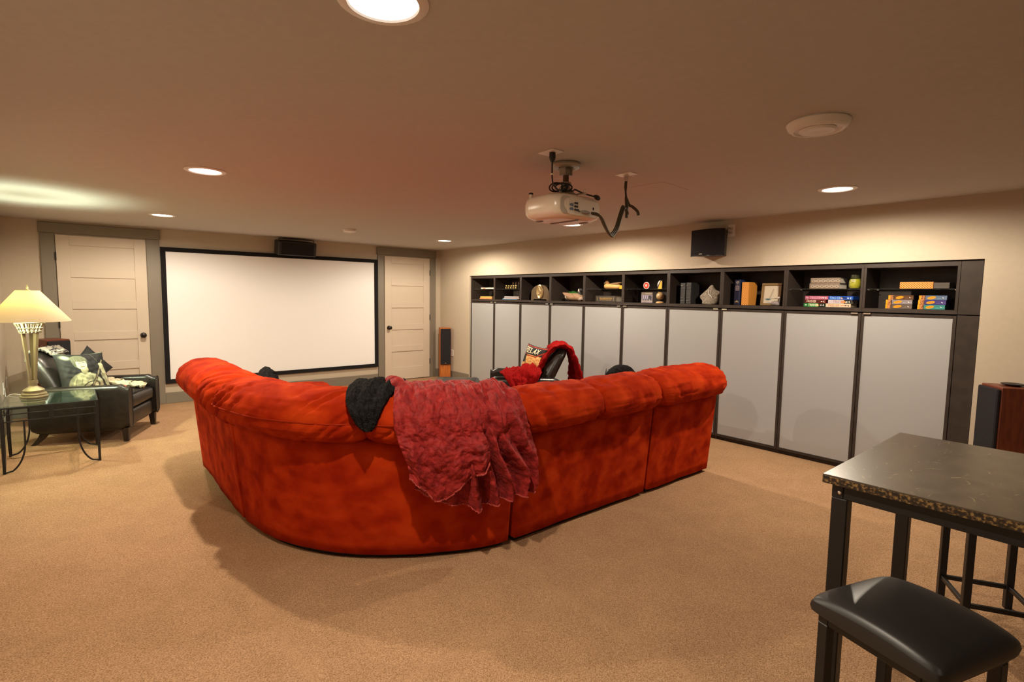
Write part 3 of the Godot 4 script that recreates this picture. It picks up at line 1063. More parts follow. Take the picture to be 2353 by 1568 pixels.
# ---------------------------------------------------------------- lamp corner
func build_left_corner() -> void:
	var x0 := -.435; var x1 := .148; var z0 := -5.985; var z1 := -5.405; var H := .515
	var t := thing("end_table", "square glass-topped end table in black wrought iron under the lamp", "table", Vector3((x0 + x1) / 2, 0, (z0 + z1) / 2))
	var hx := (x1 - x0) / 2; var hz := (z1 - z0) / 2
	part("glass_top", boxes([[-hx + .008, hx - .008, H - .009, H - .001, -hz + .008, hz - .008]], .002), M.table_glass, t)
	var fr := MB.new()
	for y in [H - .014, H - .062, H - .118]:
		var w := .011 if y > H - .02 else .008
		for s in [-1, 1]:
			fr.box(Vector3(0, y, s * (hz - .006)), Vector3(2 * hx, w, w), .001)
			fr.box(Vector3(s * (hx - .006), y, 0), Vector3(w, w, 2 * hz), .001)
	part("frame", fr, M.black_metal, t)
	for s in [-1, 1]:
		part("connector", boxes([[-.014, .014, H - .122, H - .012, s * (hz - .006) - .005, s * (hz - .006) + .005]], .001), M.black_metal, t)
		part("connector", boxes([[s * (hx - .006) - .005, s * (hx - .006) + .005, H - .122, H - .012, -.014, .014]], .001), M.black_metal, t)
		for k in [-1, 1]:
			var db := MB.new()
			db.tube([Vector3(s * (hx - .006), H - .118, k * hz * .52), Vector3(s * (hx - .006), H - .014, k * hz * .82)], .004, 6)
			part("cross_bar", db, M.black_metal, t)
	for a in [-1, 1]:
		for c in [-1, 1]:
			var cx: float = a * (hx - .008)
			var cz: float = c * (hz - .008)
			var lg := part("leg", boxes([[cx - .009, cx + .009, 0, H - .01, cz - .009, cz + .009]], .0015), M.black_metal, t)
			var pts := []
			for i in 24:
				var f := i / 23.0
				var y := lerpf(H - .118, .0, f)
				var inn := .125 if y > .24 else .125 * sqrt(maxf(0.0, 1.0 - pow((.24 - y) / .24, 2.0)))
				pts.append(Vector3(cx - a * inn, maxf(y, .007), cz))
			var rb := MB.new()
			rb.tube(pts, .0065, 8)
			part("curved_brace", rb, M.black_metal, lg)
			var pts2 := []
			for p in pts: pts2.append(Vector3(cx, p.y, cz - c * absf(p.x - cx)))
			var rb2 := MB.new()
			rb2.tube(pts2, .0065, 8)
			part("curved_brace", rb2, M.black_metal, lg)

	# lamp
	var L := thing("table_lamp", "tall gold table lamp with a glowing cream coolie shade", "lamp", Vector3(-.252, H, -5.80))
	var b := MB.new()
	b.lathe([Vector2(0, 0), Vector2(.088, 0), Vector2(.092, .006), Vector2(.090, .013), Vector2(.078, .018), Vector2(.083, .026), Vector2(.079, .034), Vector2(.064, .038), Vector2(.066, .05), Vector2(.070, .056), Vector2(.060, .068), Vector2(.038, .08), Vector2(.026, .09), Vector2(.024, .106), Vector2(.030, .108), Vector2(.030, .136), Vector2(0, .136)], 36)
	part("base", b, M.lamp_gold, L)
	for k in 3:
		var a := TAU * k / 3 + 2.75
		var d := Vector3(cos(a), 0, sin(a))
		var rows := []
		for i in 8:
			var f := i / 7.0
			var c := d * lerpf(.016, .046, f) + Vector3.UP * lerpf(.13, .528, f)
			var side := Vector3(-d.z, 0, d.x)
			var w := lerpf(.009, .014, f)
			var row := PackedVector3Array()
			for q in [Vector2(-1, -1), Vector2(1, -1), Vector2(1, 1), Vector2(-1, 1)]: row.append(c + side * w * q.x + d * w * .8 * q.y)
			rows.append(row)
		var rb := MB.new()
		rb.grid(rows, true, true, true, false)
		part("column_blade", rb, M.lamp_gold, L)
	var cr := MB.new()
	cr.lathe([Vector2(.045, .524), Vector2(.066, .526), Vector2(.067, .532), Vector2(.045, .534), Vector2(.045, .524)], 32)
	cr.lathe([Vector2(.084, .606), Vector2(.096, .606), Vector2(.097, .613), Vector2(.084, .615), Vector2(.084, .606)], 32)
	cr.lathe([Vector2(0, .526), Vector2(.046, .526), Vector2(.046, .532), Vector2(0, .532)], 24)
	for k in 16:
		var a := TAU * k / 16
		var d := Vector3(cos(a), 0, sin(a))
		cr.tube([d * .061 + Vector3.UP * .53, d * .070 + Vector3.UP * .565, d * .089 + Vector3.UP * .609], [.0085, .0065, .011], 6)
		cr.ball(d * .062 + Vector3.UP * .541, Vector3.ONE * .0105, 8)
		cr.ball(d * .070 + Vector3.UP * .566, Vector3.ONE * .011, 8)
	part("crown", cr, M.lamp_silver, L)
	var st := MB.new()
	st.tube([Vector3(0, .53, 0), Vector3(0, .725, 0)], .008, 10)
	for k in 3:
		var a := TAU * k / 3
		st.tube([Vector3(0, .868, 0), Vector3(cos(a) * .072, .866, sin(a) * .072)], .0018, 5)
	st.tube([Vector3(.0, .725, .03), Vector3(.0, .80, .046), Vector3(0, .868, 0)], .0018, 5)
	st.tube([Vector3(.0, .725, -.03), Vector3(.0, .80, -.046), Vector3(0, .868, 0)], .0018, 5)
	st.box(Vector3(0, .725, 0), Vector3(.004, .003, .062))
	part("stem", st, M.lamp_gold, L)
	var fi := MB.new()
	fi.lathe([Vector2(0, .868), Vector2(.02, .869), Vector2(.016, .876), Vector2(.006, .884), Vector2(.008, .897), Vector2(.004, .907), Vector2(.003, .93), Vector2(0, .934)], 16)
	part("finial", fi, M.lamp_gold, L)
	var s := MB.new()
	s.lathe([Vector2(.072, .869), Vector2(.262, .624), Vector2(.2645, .622), Vector2(.2645, .627), Vector2(.0745, .871), Vector2(.072, .869)], 64, Transform3D(), 60)
	part("shade", s, M.shade, L)
	var bu := MB.new()
	bu.ball(Vector3(0, .775, 0), Vector3(.03, .038, .03), 12)
	var em := mat(Color.WHITE, 0.5)
	em.emission_enabled = true
	em.emission = lin(.95, 1, .82)
	em.emission_energy_multiplier = 6.0
	part("bulb", bu, em, L)
	var o := OmniLight3D.new()
	o.name = "lamp_light"
	o.position = Vector3(0, .775, 0)
	o.light_color = lin(.84, 1.0, .74)
	o.light_energy = 1.8
	o.light_size = .03
	o.omni_range = 10
	o.omni_attenuation = 2
	o.shadow_enabled = true
	L.add_child(o)
	var cord := MB.new()
	cord.tube(curve([Vector3(-.30, .519, -5.86), Vector3(-.40, .522, -5.98), Vector3(-.445, .45, -6.05), Vector3(-.46, .20, -6.3), Vector3(-.47, .012, -6.6), Vector3(-.49, .03, -6.95), Vector3(-.515, .28, -7.12), Vector3(-.521, .42, -7.14)], 8), .003, 6)
	solo("lamp_cord", cord, M.white_plastic, "thin white lamp cord drooping behind the glass end table", "cord")

func curve(p: Array, per: int) -> Array:
	var r := []
	for i in p.size() - 1:
		var a: Vector3 = p[maxi(i - 1, 0)]
		var d: Vector3 = p[mini(i + 2, p.size() - 1)]
		for k in per: r.append(p[i].cubic_interpolate(p[i + 1], a, d, float(k) / per))
	r.append(p[p.size() - 1])
	return r


# ---------------------------------------------------------------- black leather chairs
func make_armchair(label: String, at: Vector3, turn: float) -> Node3D:
	var t := thing("leather_armchair", label, "armchair", at, turn, "black leather armchairs")
	# back: thick padded slab leaning backwards, rounded top
	var rows := []
	var n := 30
	for i in n + 1:
		var v := float(i) / n
		var row := PackedVector3Array()
		for j in 40:
			var a := TAU * j / 40
			# superellipse section, width x thickness
			var w := .275 - .05 * pow(v, 3.0)
			var th := lerpf(.085, .07, v)
			var cap := 1.0
			if v > .82: cap = sqrt(maxf(0.0, 1.0 - pow((v - .82) / .18, 2.0)))
			if v < .06: cap = sqrt(maxf(0.02, 1.0 - pow((.06 - v) / .06, 2.0)))
			var ca := cos(a); var sa := sin(a)
			var x := w * signf(ca) * pow(absf(ca), .45) * lerpf(.72, 1.0, cap)
			var z := th * signf(sa) * pow(absf(sa), .75) * lerpf(.12, 1.0, cap)
			if sa > 0: z += .022 * sin(PI * v) * (1 - pow(ca, 4.0))
			row.append(Vector3(x, .33 + .495 * v, -.21 - .20 * v - .04 * v * v + z))
		rows.append(row)
	var b := MB.new()
	b.grid(rows, true, true)
	part("backrest", b, M.leather, t)
	# seat cushion and front rail
	var cu := MB.new()
	cushion_block(cu, Vector3(0, .355, .085), Vector3(.575, .125, .56), .03)
	part("seat_cushion", cu, M.leather, t)
	var ra := MB.new()
	cushion_block(ra, Vector3(0, .205, .03), Vector3(.59, .17, .64), .02)
	part("base", ra, M.leather, t)
	for s in [-1, 1]:
		# arm: side slab, wider at the bottom, padded roll on the top
		var arm := []
		var poly := smooth_loop([Vector2(.298, .125), Vector2(.288, .30), Vector2(.284, .47), Vector2(.292, .518), Vector2(.332, .535), Vector2(.374, .52), Vector2(.388, .465), Vector2(.394, .30), Vector2(.386, .15), Vector2(.345, .115)], 4)
		var m := 22
		for i in m + 1:
			var f := float(i) / m
			var z := lerpf(-.40, .37, f)
			var e := minf(f, 1 - f) * m
			var k: float = 1.0 if e >= 2 else [.89, .975][int(e)]
			var row := PackedVector3Array()
			for p in poly:
				var q: Vector2 = Vector2(.338, .33) + (p - Vector2(.338, .33)) * k
				var zz: float = z + (.02 * (1.0 - (q.y - .13) / .4) if f < .5 else 0.0)
				row.append(Vector3(s * q.x, q.y - .012 * (1 - f), zz))
			arm.append(row)
		var ab := MB.new()
		ab.grid(arm, true, true)
		var ar := part("armrest", ab, M.leather, t)
		var sb := MB.new()
		var loop := []
		for p in poly:
			var q: Vector2 = Vector2(.338, .33) + (p - Vector2(.338, .33)) * .90
			loop.append(Vector3(s * q.x, q.y, .3705))
		sb.tube(loop, .003, 6, true)
		part("seam", sb, M.leather_seam, ar)
		# legs
		var fl := MB.new()
		fl.grid([PackedVector3Array(sq(s * .325, .13, .32, .028)), PackedVector3Array(sq(s * .33, 0, .325, .018))], true, true, true, false)
		part("leg", fl, M.dark_wood, t)
		var bl := MB.new()
		var lr := []
		for i in 6:
			var f := i / 5.0
			lr.append(PackedVector3Array(sq(s * .31, .14 * (1 - f), -.30 - .10 * pow(f, 1.6), lerpf(.032, .017, f))))
		bl.grid(lr, true, true, true, false)
		part("leg", bl, M.dark_wood, t)
	return t

func sq(x: float, y: float, z: float, r: float) -> Array:
	return [Vector3(x - r, y, z - r), Vector3(x + r, y, z - r), Vector3(x + r, y, z + r), Vector3(x - r, y, z + r)]

# soft box: superellipsoid-like block
func cushion_block(b: MB, c: Vector3, s: Vector3, crown := 0.02, p := 0.18) -> void:
	var prof := 14
	var rows := []
	for i in prof + 1:
		var a := -PI / 2 + PI * i / prof
		var row := PackedVector3Array()
		var ca := pow(maxf(cos(a), 0.0), p)
		var sa := signf(sin(a)) * pow(absf(sin(a)), p * 2.0)
		if i == 0 or i == prof: ca = 0.9; 
		for j in 36:
			var q := TAU * j / 36
			var x := signf(cos(q)) * pow(absf(cos(q)), p) * ca
			var z := signf(sin(q)) * pow(absf(sin(q)), p) * ca
			row.append(c + Vector3(x * s.x / 2, sa * s.y / 2, z * s.z / 2))
		rows.append(row)
	# crown the top
	var inner := []
	for k in [.6, .3, .01]:
		var row := PackedVector3Array()
		for v in rows[prof]: row.append(Vector3(c.x + (v.x - c.x) * k, v.y + crown * (1 - k * k), c.z + (v.z - c.z) * k))
		inner.append(row)
	b.grid(rows + inner, true, true)

# throw pillow: two puffed faces with pinched corners; UV 0..1 over the face
func pillow(b: MB, w: float, h: float, th: float, wrinkle := .006, sd := 3, rnd := 0.0) -> void:
	var nz := FastNoiseLite.new(); nz.seed = sd; nz.frequency = 7.0; nz.fractal_octaves = 2
	var n := 34
	var st := b.v.size()
	for side in [1, -1]:
		var rows := []
		for i in n + 1:
			var row := PackedVector3Array()
			for j in n + 1:
				var u := 2.0 * j / n - 1.0
				var v := 2.0 * i / n - 1.0
				var x := u * (1.0 - .10 * (1 - v * v) * absf(u))
				var y := v * (1.0 - .10 * (1 - u * u) * absf(v))
				x = lerpf(x, u * sqrt(1.0 - v * v * .5), rnd)
				y = lerpf(y, v * sqrt(1.0 - u * u * .5), rnd)
				var z := pow(maxf(0.0, (1 - u * u) * (1 - v * v)), .42)
				var wr: float = nz.get_noise_2d(u * .6 + side * 5.0, v * .6) * wrinkle * 6.0 * z
				row.append(Vector3(x * w / 2, -y * h / 2, side * (z * th / 2 + wr * .35)))
			rows.append(row)
		var s0 := b.v.size()
		b.grid(rows, false, false, false)
		for i in range(s0, b.v.size(), 3):
			var nn := (b.v[i + 1] - b.v[i]).cross(b.v[i + 2] - b.v[i])
			if nn.z * side > 0: b.flip(i)

func build_armchairs() -> void:
	var th := atan2(.915, .404)
	var L := make_armchair("black leather armchair beside the glass end table, piled with printed cushions", Vector3(.196, 0, -6.405), th)
	# printed cushion: pale figure with a guitar on black
	var im := blank(256, 256, Color(.03, .035, .03))
	ell(im, 40, 34, 34, 22, Color(.75, .8, .68), .3, .6)
	stroke(im, Vector2(0, 6), Vector2(256, 2), 5, Color(.6, .62, .55))
	ell(im, 112, 214, 92, 84, Color(.50, .50, .40), 0, .06)
	ell(im, 74, 200, 30, 70, Color(.72, .72, .58), .35, .2)
	ell(im, 124, 196, 30, 66, Color(.80, .79, .64), .1, .2)
	ell(im, 166, 186, 26, 56, Color(.66, .66, .54), -.7, .15)
	for k in 4: stroke(im, Vector2(66 + k * 26, 160 + (k % 3) * 16), Vector2(52 + k * 34, 236 - (k % 2) * 26), 5, Color(.55, .55, .44))
	ell(im, 60, 232, 22, 18, Color(.30, .30, .24), .6, .3)
	ell(im, 122, 176, 16, 12, Color(.52, .52, .42), .5, .4)
	ell(im, 112, 116, 20, 28, Color(.66, .64, .52), 0, .1)
	stroke(im, Vector2(90, 140), Vector2(112, 158), 6, Color(.82, .81, .68)); stroke(im, Vector2(138, 138), Vector2(114, 158), 6, Color(.82, .81, .68))
	ell(im, 100, 62, 42, 50, Color(.38, .39, .32), .1, .1)
	ell(im, 106, 80, 29, 38, Color(.90, .88, .74), .1, .1)
	ell(im, 98, 44, 40, 24, Color(.46, .46, .38), .15, .12)
	for k in 6: stroke(im, Vector2(72 + k * 10, 34), Vector2(74 + k * 10, 62), 2, Color(.32, .32, .26))
	stroke(im, Vector2(90, 76), Vector2(101, 74), 3, Color(.22, .20, .16)); stroke(im, Vector2(113, 72), Vector2(124, 72), 3, Color(.22, .20, .16))
	stroke(im, Vector2(107, 78), Vector2(110, 90), 2, Color(.62, .58, .46)); stroke(im, Vector2(100, 100), Vector2(118, 98), 4, Color(.48, .34, .28))
	ell(im, 136, 226, 52, 34, Color(.30, .30, .25), -.5, .08)
	ell(im, 136, 226, 44, 27, Color(.80, .78, .64), -.5, .08)
	ell(im, 140, 222, 12, 10, Color(.16, .15, .12), -.5, .2)
	stroke(im, Vector2(142, 220), Vector2(226, 60), 15, Color(.14, .13, .11))
	stroke(im, Vector2(144, 218), Vector2(226, 60), 8, Color(.58, .54, .42))
	for k in 8: stroke(im, Vector2(158 + k * 9, 190 - k * 17), Vector2(166 + k * 9, 194 - k * 17), 2, Color(.2, .19, .15))
	ell(im, 214, 96, 22, 15, Color(.86, .83, .70), .8, .1)
	stroke(im, Vector2(214, 96), Vector2(232, 190), 30, Color(.74, .73, .60))
	stroke(im, Vector2(206, 150), Vector2(240, 236), 22, Color(.60, .60, .50))
	stroke(im, Vector2(170, 8), Vector2(196, 70), 2, Color(.5, .5, .45))
	var pm := image_mat(im, .75)
	pm.albedo_color = lin(.66, .66, .60)
	var pb := MB.new()
	pillow(pb, .43, .41, .14)
	var p := solo("printed_cushion", pb, pm, "square cushion printed with a pale guitarist on black, in the left armchair", "cushion")
	p.transform = Transform3D(Basis(Vector3.UP, .55) * Basis(Vector3.RIGHT, -.40) * Basis(Vector3.BACK, -.06), Vector3(.075, .617, -6.33))
	var im2 := blank(96, 96, Color(.02, .02, .02))
	ell(im2, 60, 40, 22, 22, Color(.22, .21, .20), 0, .3)
	ell(im2, 60, 40, 15, 15, Color(.03, .03, .03), 0, .3)
	ell(im2, 30, 70, 26, 12, Color(.25, .24, .22), .4, .4)
	var db := MB.new()
	pillow(db, .31, .31, .11, .004, 9)
	var d := solo("dark_cushion", db, image_mat(im2, .8), "dark cushion poking up behind the guitarist cushion", "cushion")
	d.transform = Transform3D(Basis(Vector3.UP, .65) * Basis(Vector3.RIGHT, -.35) * Basis(Vector3.BACK, .62), Vector3(.135, .655, -6.50))
	# black and white throw folded over the back
	var tex := blank(128, 128, Color(.56, .53, .49))
	var r := RandomNumberGenerator.new(); r.seed = 12
	for i in 110:
		var q := Vector2(r.randf() * 128, r.randf() * 128)
		stroke(tex, q, q + Vector2(r.randf_range(-30, 30), r.randf_range(-10, 10)), r.randf_range(2, 7), [Color(.02, .02, .025), Color(.78, .75, .70), Color(.10, .10, .12), Color(.42, .40, .38)][i % 4])
	var tm := image_mat(tex, .85)
	var fb := MB.new()
	fold_cloth(fb, [Vector2(-.02, .775), Vector2(-.06, .815), Vector2(-.11, .835), Vector2(-.17, .825), Vector2(-.21, .77), Vector2(-.23, .70)], -.14, .17, .014, .022, 21)
	var fo := solo("printed_throw", fb, tm, "black and white printed throw folded over the top of the left armchair", "throw blanket")
	fo.transform = L.transform * Transform3D(Basis(), Vector3(0.02, .02, -.30))
	# pale throw rumpled on the seat and the far arm
	var tex2 := blank(128, 128, Color(.74, .70, .58))
	for i in 34:
		var q := Vector2(r.randf() * 128, r.randf() * 128)
		stroke(tex2, q, q + Vector2(r.randf_range(-16, 16), r.randf_range(-9, 9)), r.randf_range(2, 5), [Color(.04, .04, .04), Color(.30, .28, .24), Color(.84, .81, .72)][i % 3])
	var sb := MB.new()
	fold_cloth(sb, [Vector2(-.14, .50), Vector2(-.06, .555), Vector2(.05, .545), Vector2(.14, .52), Vector2(.22, .505), Vector2(.30, .495), Vector2(.335, .485)], -.02, .27, .018, .03, 23)
	var so_ := solo("rumpled_throw", sb, image_mat(tex2, .85), "pale printed throw rumpled on the seat of the left armchair", "throw blanket")
	so_.transform = L.transform * Transform3D(Basis(Vector3.UP, .25), Vector3(.03, -.035, .02))
	var mg := solo("magazine", boxes([[-.07, .07, 0, .004, -.1, .1]], .001), mat(lin(.5, .06, .04), .4), "red and white magazine lying on the seat beside the guitarist cushion", "magazine")
	var wp := part("cover_print", boxes([[-.06, .06, .0038, .0046, -.03, .06]]), M.paper, mg)
	mg.transform = L.transform * Transform3D(Basis(Vector3.UP, .3) * Basis(Vector3.RIGHT, .0), Vector3(-.08, .468, .14))

	# the reclining chair near the cabinets
	var th2 := atan2(-.766, -.643)
	var R := make_armchair("black leather armchair near the cabinets, draped with red fleece", Vector3(3.914, 0, -4.466), th2)
	var im3 := blank(160, 160, Color(.90, .70, .42))
	for y in 62:
		for x in 160: im3.set_pixel(x, y, Color(.07, .065, .065))
	stroke(im3, Vector2(0, 8), Vector2(160, 8), 7, Color(.58, .16, .06))
	stroke(im3, Vector2(0, 56), Vector2(44, 68), 7, Color(.62, .20, .07))
	stroke(im3, Vector2(44, 68), Vector2(112, 68), 7, Color(.62, .20, .07))
	stroke(im3, Vector2(112, 68), Vector2(160, 30), 7, Color(.62, .20, .07))
	write(im3, "RELAX", 10, 20, 17, 30, 6, 5, Color(.95, .88, .74), 6, 1.15)
	for y in range(64, 110):
		for x in range(0, 36): im3.set_pixel(x, y, Color(.09, .085, .085))
	stroke(im3, Vector2(36, 64), Vector2(44, 160), 3, Color(.12, .09, .06))
	stroke(im3, Vector2(50, 130), Vector2(84, 132), 6, Color(.12, .10, .08))
	ell(im3, 14, 132, 5, 5, Color(.12, .10, .08))
	ell(im3, 110, 120, 60, 40, Color(.84, .65, .38), 0, .5)
	var rb := MB.new()
	pillow(rb, .32, .32, .12, .003, 31)
	var rp := solo("relax_cushion", rb, image_mat(im3, .7), "tan and black cushion lettered RELAX on the armchair near the cabinets", "cushion")
	rp.transform = R.transform * Transform3D(Basis(Vector3.UP, .80) * Basis(Vector3.RIGHT, -.30) * Basis(Vector3.BACK, -.12), Vector3(.01, .688, -.135))
	# fleece over the back
	var wb := MB.new()
	fold_cloth(wb, [Vector2(-.10, .46), Vector2(-.155, .56), Vector2(-.205, .67), Vector2(-.265, .775), Vector2(-.34, .85), Vector2(-.43, .878), Vector2(-.515, .85), Vector2(-.555, .765), Vector2(-.57, .66), Vector2(-.575, .54), Vector2(-.58, .42), Vector2(-.58, .37)], -.22, .24, .022, .034, 33, true, .13)
	var wf := solo("red_fleece", wb, M.red_fleece, "red fleece hung over the back of the armchair near the cabinets", "throw blanket")
	wf.transform = R.transform
	var bundle := MB.new()
	side_cloth(bundle)
	var w3 := solo("red_blanket", bundle, M.red_fleece, "red fleece blanket bundled over the near arm of the armchair by the cabinets", "throw blanket")
	w3.transform = R.transform * Transform3D(Basis(), Vector3(0, 0, -.075))
	# ottoman
	var o := thing("ottoman", "low black leather ottoman in front of the far armchair", "ottoman", Vector3(3.41, 0, -5.06), th2)
	var ob := MB.new()
	cushion_block(ob, Vector3(0, .345, 0), Vector3(.56, .13, .52), .012, .14)
	part("cushion", ob, M.leather, o)
	var oc := MB.new()
	cushion_block(oc, Vector3(0, .20, 0), Vector3(.53, .17, .49), .0, .10)
	part("base", oc, M.leather, o)
	for a in [-1, 1]:
		for c in [-1, 1]:
			var fl := MB.new()
			fl.grid([PackedVector3Array(sq(a * .22, .125, c * .2, .026)), PackedVector3Array(sq(a * .225, 0, c * .205, .018))], true, true, true, false)
			part("leg", fl, M.dark_wood, o)
	# cushions on the sofa that show above its back
	var cb := MB.new()
	pillow(cb, .46, .40, .17, .012, 41, .75)
	var cu := solo("black_cushion", cb, M.black_fur, "plain black cushion peeking over the left part of the sofa back", "cushion")
	cu.transform = Transform3D(Basis(Vector3.UP, PI / 2 - .35) * Basis(Vector3.RIGHT, -.22) * Basis(Vector3.BACK, .40), Vector3(1.10, .645, -4.02))
	var tag_b := part("care_tag", boxes([[-.004, .004, 0, .05, 0, .001]]), M.paper, cu)
	tag_b.position = Vector3(-.06, .10, -.062)
	var c2 := MB.new()
	pillow(c2, .48, .42, .18, .012, 43, .8)
	var cv := solo("grey_black_cushion", c2, M.black_fur, "rounded black cushion peeking over the sofa back, right of centre", "cushion")
	cv.transform = Transform3D(Basis(Vector3.UP, .2) * Basis(Vector3.RIGHT, -.3), Vector3(3.36, .665, -2.60))
	var im4 := blank(64, 64, Color(.025, .025, .03))
	ell(im4, 32, 20, 22, 9, Color(.75, .7, .66), .3, .3)
	stroke(im4, Vector2(2, 2), Vector2(62, 2), 4, Color(.6, .6, .6))
	var c3 := MB.new()
	pillow(c3, .36, .36, .12, .006, 47)
	var cw := solo("cornered_cushion", c3, image_mat(im4, .75), "dark printed cushion whose pointed corner shows over the sofa back", "cushion")
	cw.transform = Transform3D(Basis(Vector3.UP, .35) * Basis(Vector3.RIGHT, -.2) * Basis(Vector3.BACK, .70), Vector3(3.20, .60, -2.60))

# cloth following a path in z,y, spanning x0..x1, with wrinkles
func fold_cloth(b: MB, path: Array, x0: float, x1: float, bump: float, thick: float, sd: int, stripes := false, skew := 0.0) -> void:
	var nz := FastNoiseLite.new(); nz.seed = sd; nz.frequency = 1.0; nz.fractal_octaves = 3
	var nu := 40
	var per := 6
	var line := PackedVector2Array()
	for i in path.size() - 1:
		var a: Vector2 = path[maxi(i - 1, 0)]
		var d: Vector2 = path[mini(i + 2, path.size() - 1)]
		for k in per: line.append((path[i] as Vector2).cubic_interpolate(path[i + 1], a, d, float(k) / per))
	line.append(path[path.size() - 1])
	var rows := []
	for i in line.size():
		var t := (line[mini(i + 1, line.size() - 1)] - line[maxi(i - 1, 0)]).normalized()
		var n := Vector2(t.y, -t.x)
		if n.dot(Vector2(0, 1)) < 0 and absf(n.y) > .4: n = -n
		if i > 0 and absf(n.y) <= .4: n = n if n.x * (line[i].x - path[path.size() / 2].x) > 0 else -n
		var row := PackedVector3Array()
		var back := []
		for j in nu + 1:
			var u := float(j) / nu
			var edge := nz.get_noise_2d(i * .10, 7.0 + 3.0 * roundf(u)) * .03
			var x := lerpf(x0, x1, u) + edge * (1.0 if u > .5 else -1.0)
			var w := nz.get_noise_2d(x * 14.0, i * .22) * bump
			if stripes: w += .010 * cos(x * 52.0 + i * .05)
			var e := clampf(minf(minf(u, 1 - u) * nu, minf(i, line.size() - 1 - i)) * .5, .1, 1)
			var p := line[i] + n * w + Vector2(-skew * u * smoothstep(.5, 1.0, float(i) / line.size()), 0)
			row.append(Vector3(x, p.y, p.x))
			back.append(Vector3(x, p.y - n.y * thick * e, p.x - n.x * thick * e))
		back.reverse()
		for q in back: row.append(q)
		rows.append(row)
	b.grid(rows, true, true, true, true, false, true)

# blanket bundle lying over the near arm and front of the right armchair (local axes)
func side_cloth(b: MB) -> void:
	var nz := FastNoiseLite.new(); nz.seed = 51; nz.frequency = 1.0; nz.fractal_octaves = 3
	var path := [Vector2(-.02, .56), Vector2(.06, .60), Vector2(.15, .60), Vector2(.25, .585), Vector2(.33, .575), Vector2(.40, .55), Vector2(.425, .48), Vector2(.43, .38), Vector2(.435, .27), Vector2(.44, .16)]
	var nu := 56
	var rows := []
	var line := PackedVector2Array()
	for i in path.size() - 1:
		for k in 6: line.append((path[i] as Vector2).cubic_interpolate(path[i + 1], path[maxi(i - 1, 0)], path[mini(i + 2, path.size() - 1)], k / 6.0))
	for i in line.size():
		var v := float(i) / (line.size() - 1)
		var row := PackedVector3Array()
		var back := []
		var t := (line[mini(i + 1, line.size() - 1)] - line[maxi(i - 1, 0)]).normalized()
		var n := Vector2(-t.y, t.x)
		if n.x + n.y < 0: n = -n
		for j in nu + 1:
			var u := float(j) / nu
			var z0 := lerpf(-.13, -.02, smoothstep(.3, 1, v)) + .02 * sin(v * 9.0)
			var z1 := lerpf(.20, .22, v) + .11 * exp(-pow((v - .45) / .16, 2.0)) + .015 * sin(v * 14.0)
			var z := lerpf(z0, z1, u)
			var w := nz.get_noise_2d(z * 9.0, v * 4.0) * .05 + .018 * smoothstep(.5, .9, v) * cos(u * 26.0 + v * 3.0) + nz.get_noise_2d(z * 40, v * 22) * .006
			var hump := .055 * exp(-pow((u - .35) / .3, 2.0)) * exp(-pow((v - .30) / .28, 2.0)) + .035 * exp(-pow((u - .98) / .08, 2.0)) * exp(-pow((v - .5) / .2, 2.0))
			var e := clampf(minf(minf(u, 1 - u) * nu, minf(i, line.size() - 1 - i)) * .5, .1, 1)
			var p := line[i] + n * (w + hump)
			row.append(Vector3(p.x, p.y, z))
			back.append(Vector3(p.x - n.x * .02 * e, p.y - n.y * .02 * e, z))
		back.reverse()
		for q in back: row.append(q)
		rows.append(row)
	b.grid(rows, true, true, true, true, false, true)


# ---------------------------------------------------------------- projector
func rounded_rect(hx: float, hz: float, r: float, n := 6) -> PackedVector2Array:
	var p := PackedVector2Array()
	for k in 4:
		var c := Vector2([hx - r, -hx + r, -hx + r, hx - r][k], [hz - r, hz - r, -hz + r, -hz + r][k])
		for i in n + 1:
			var a := PI / 2 * k + PI / 2 * i / n
			p.append(c + Vector2(cos(a), sin(a)) * r)
	return p

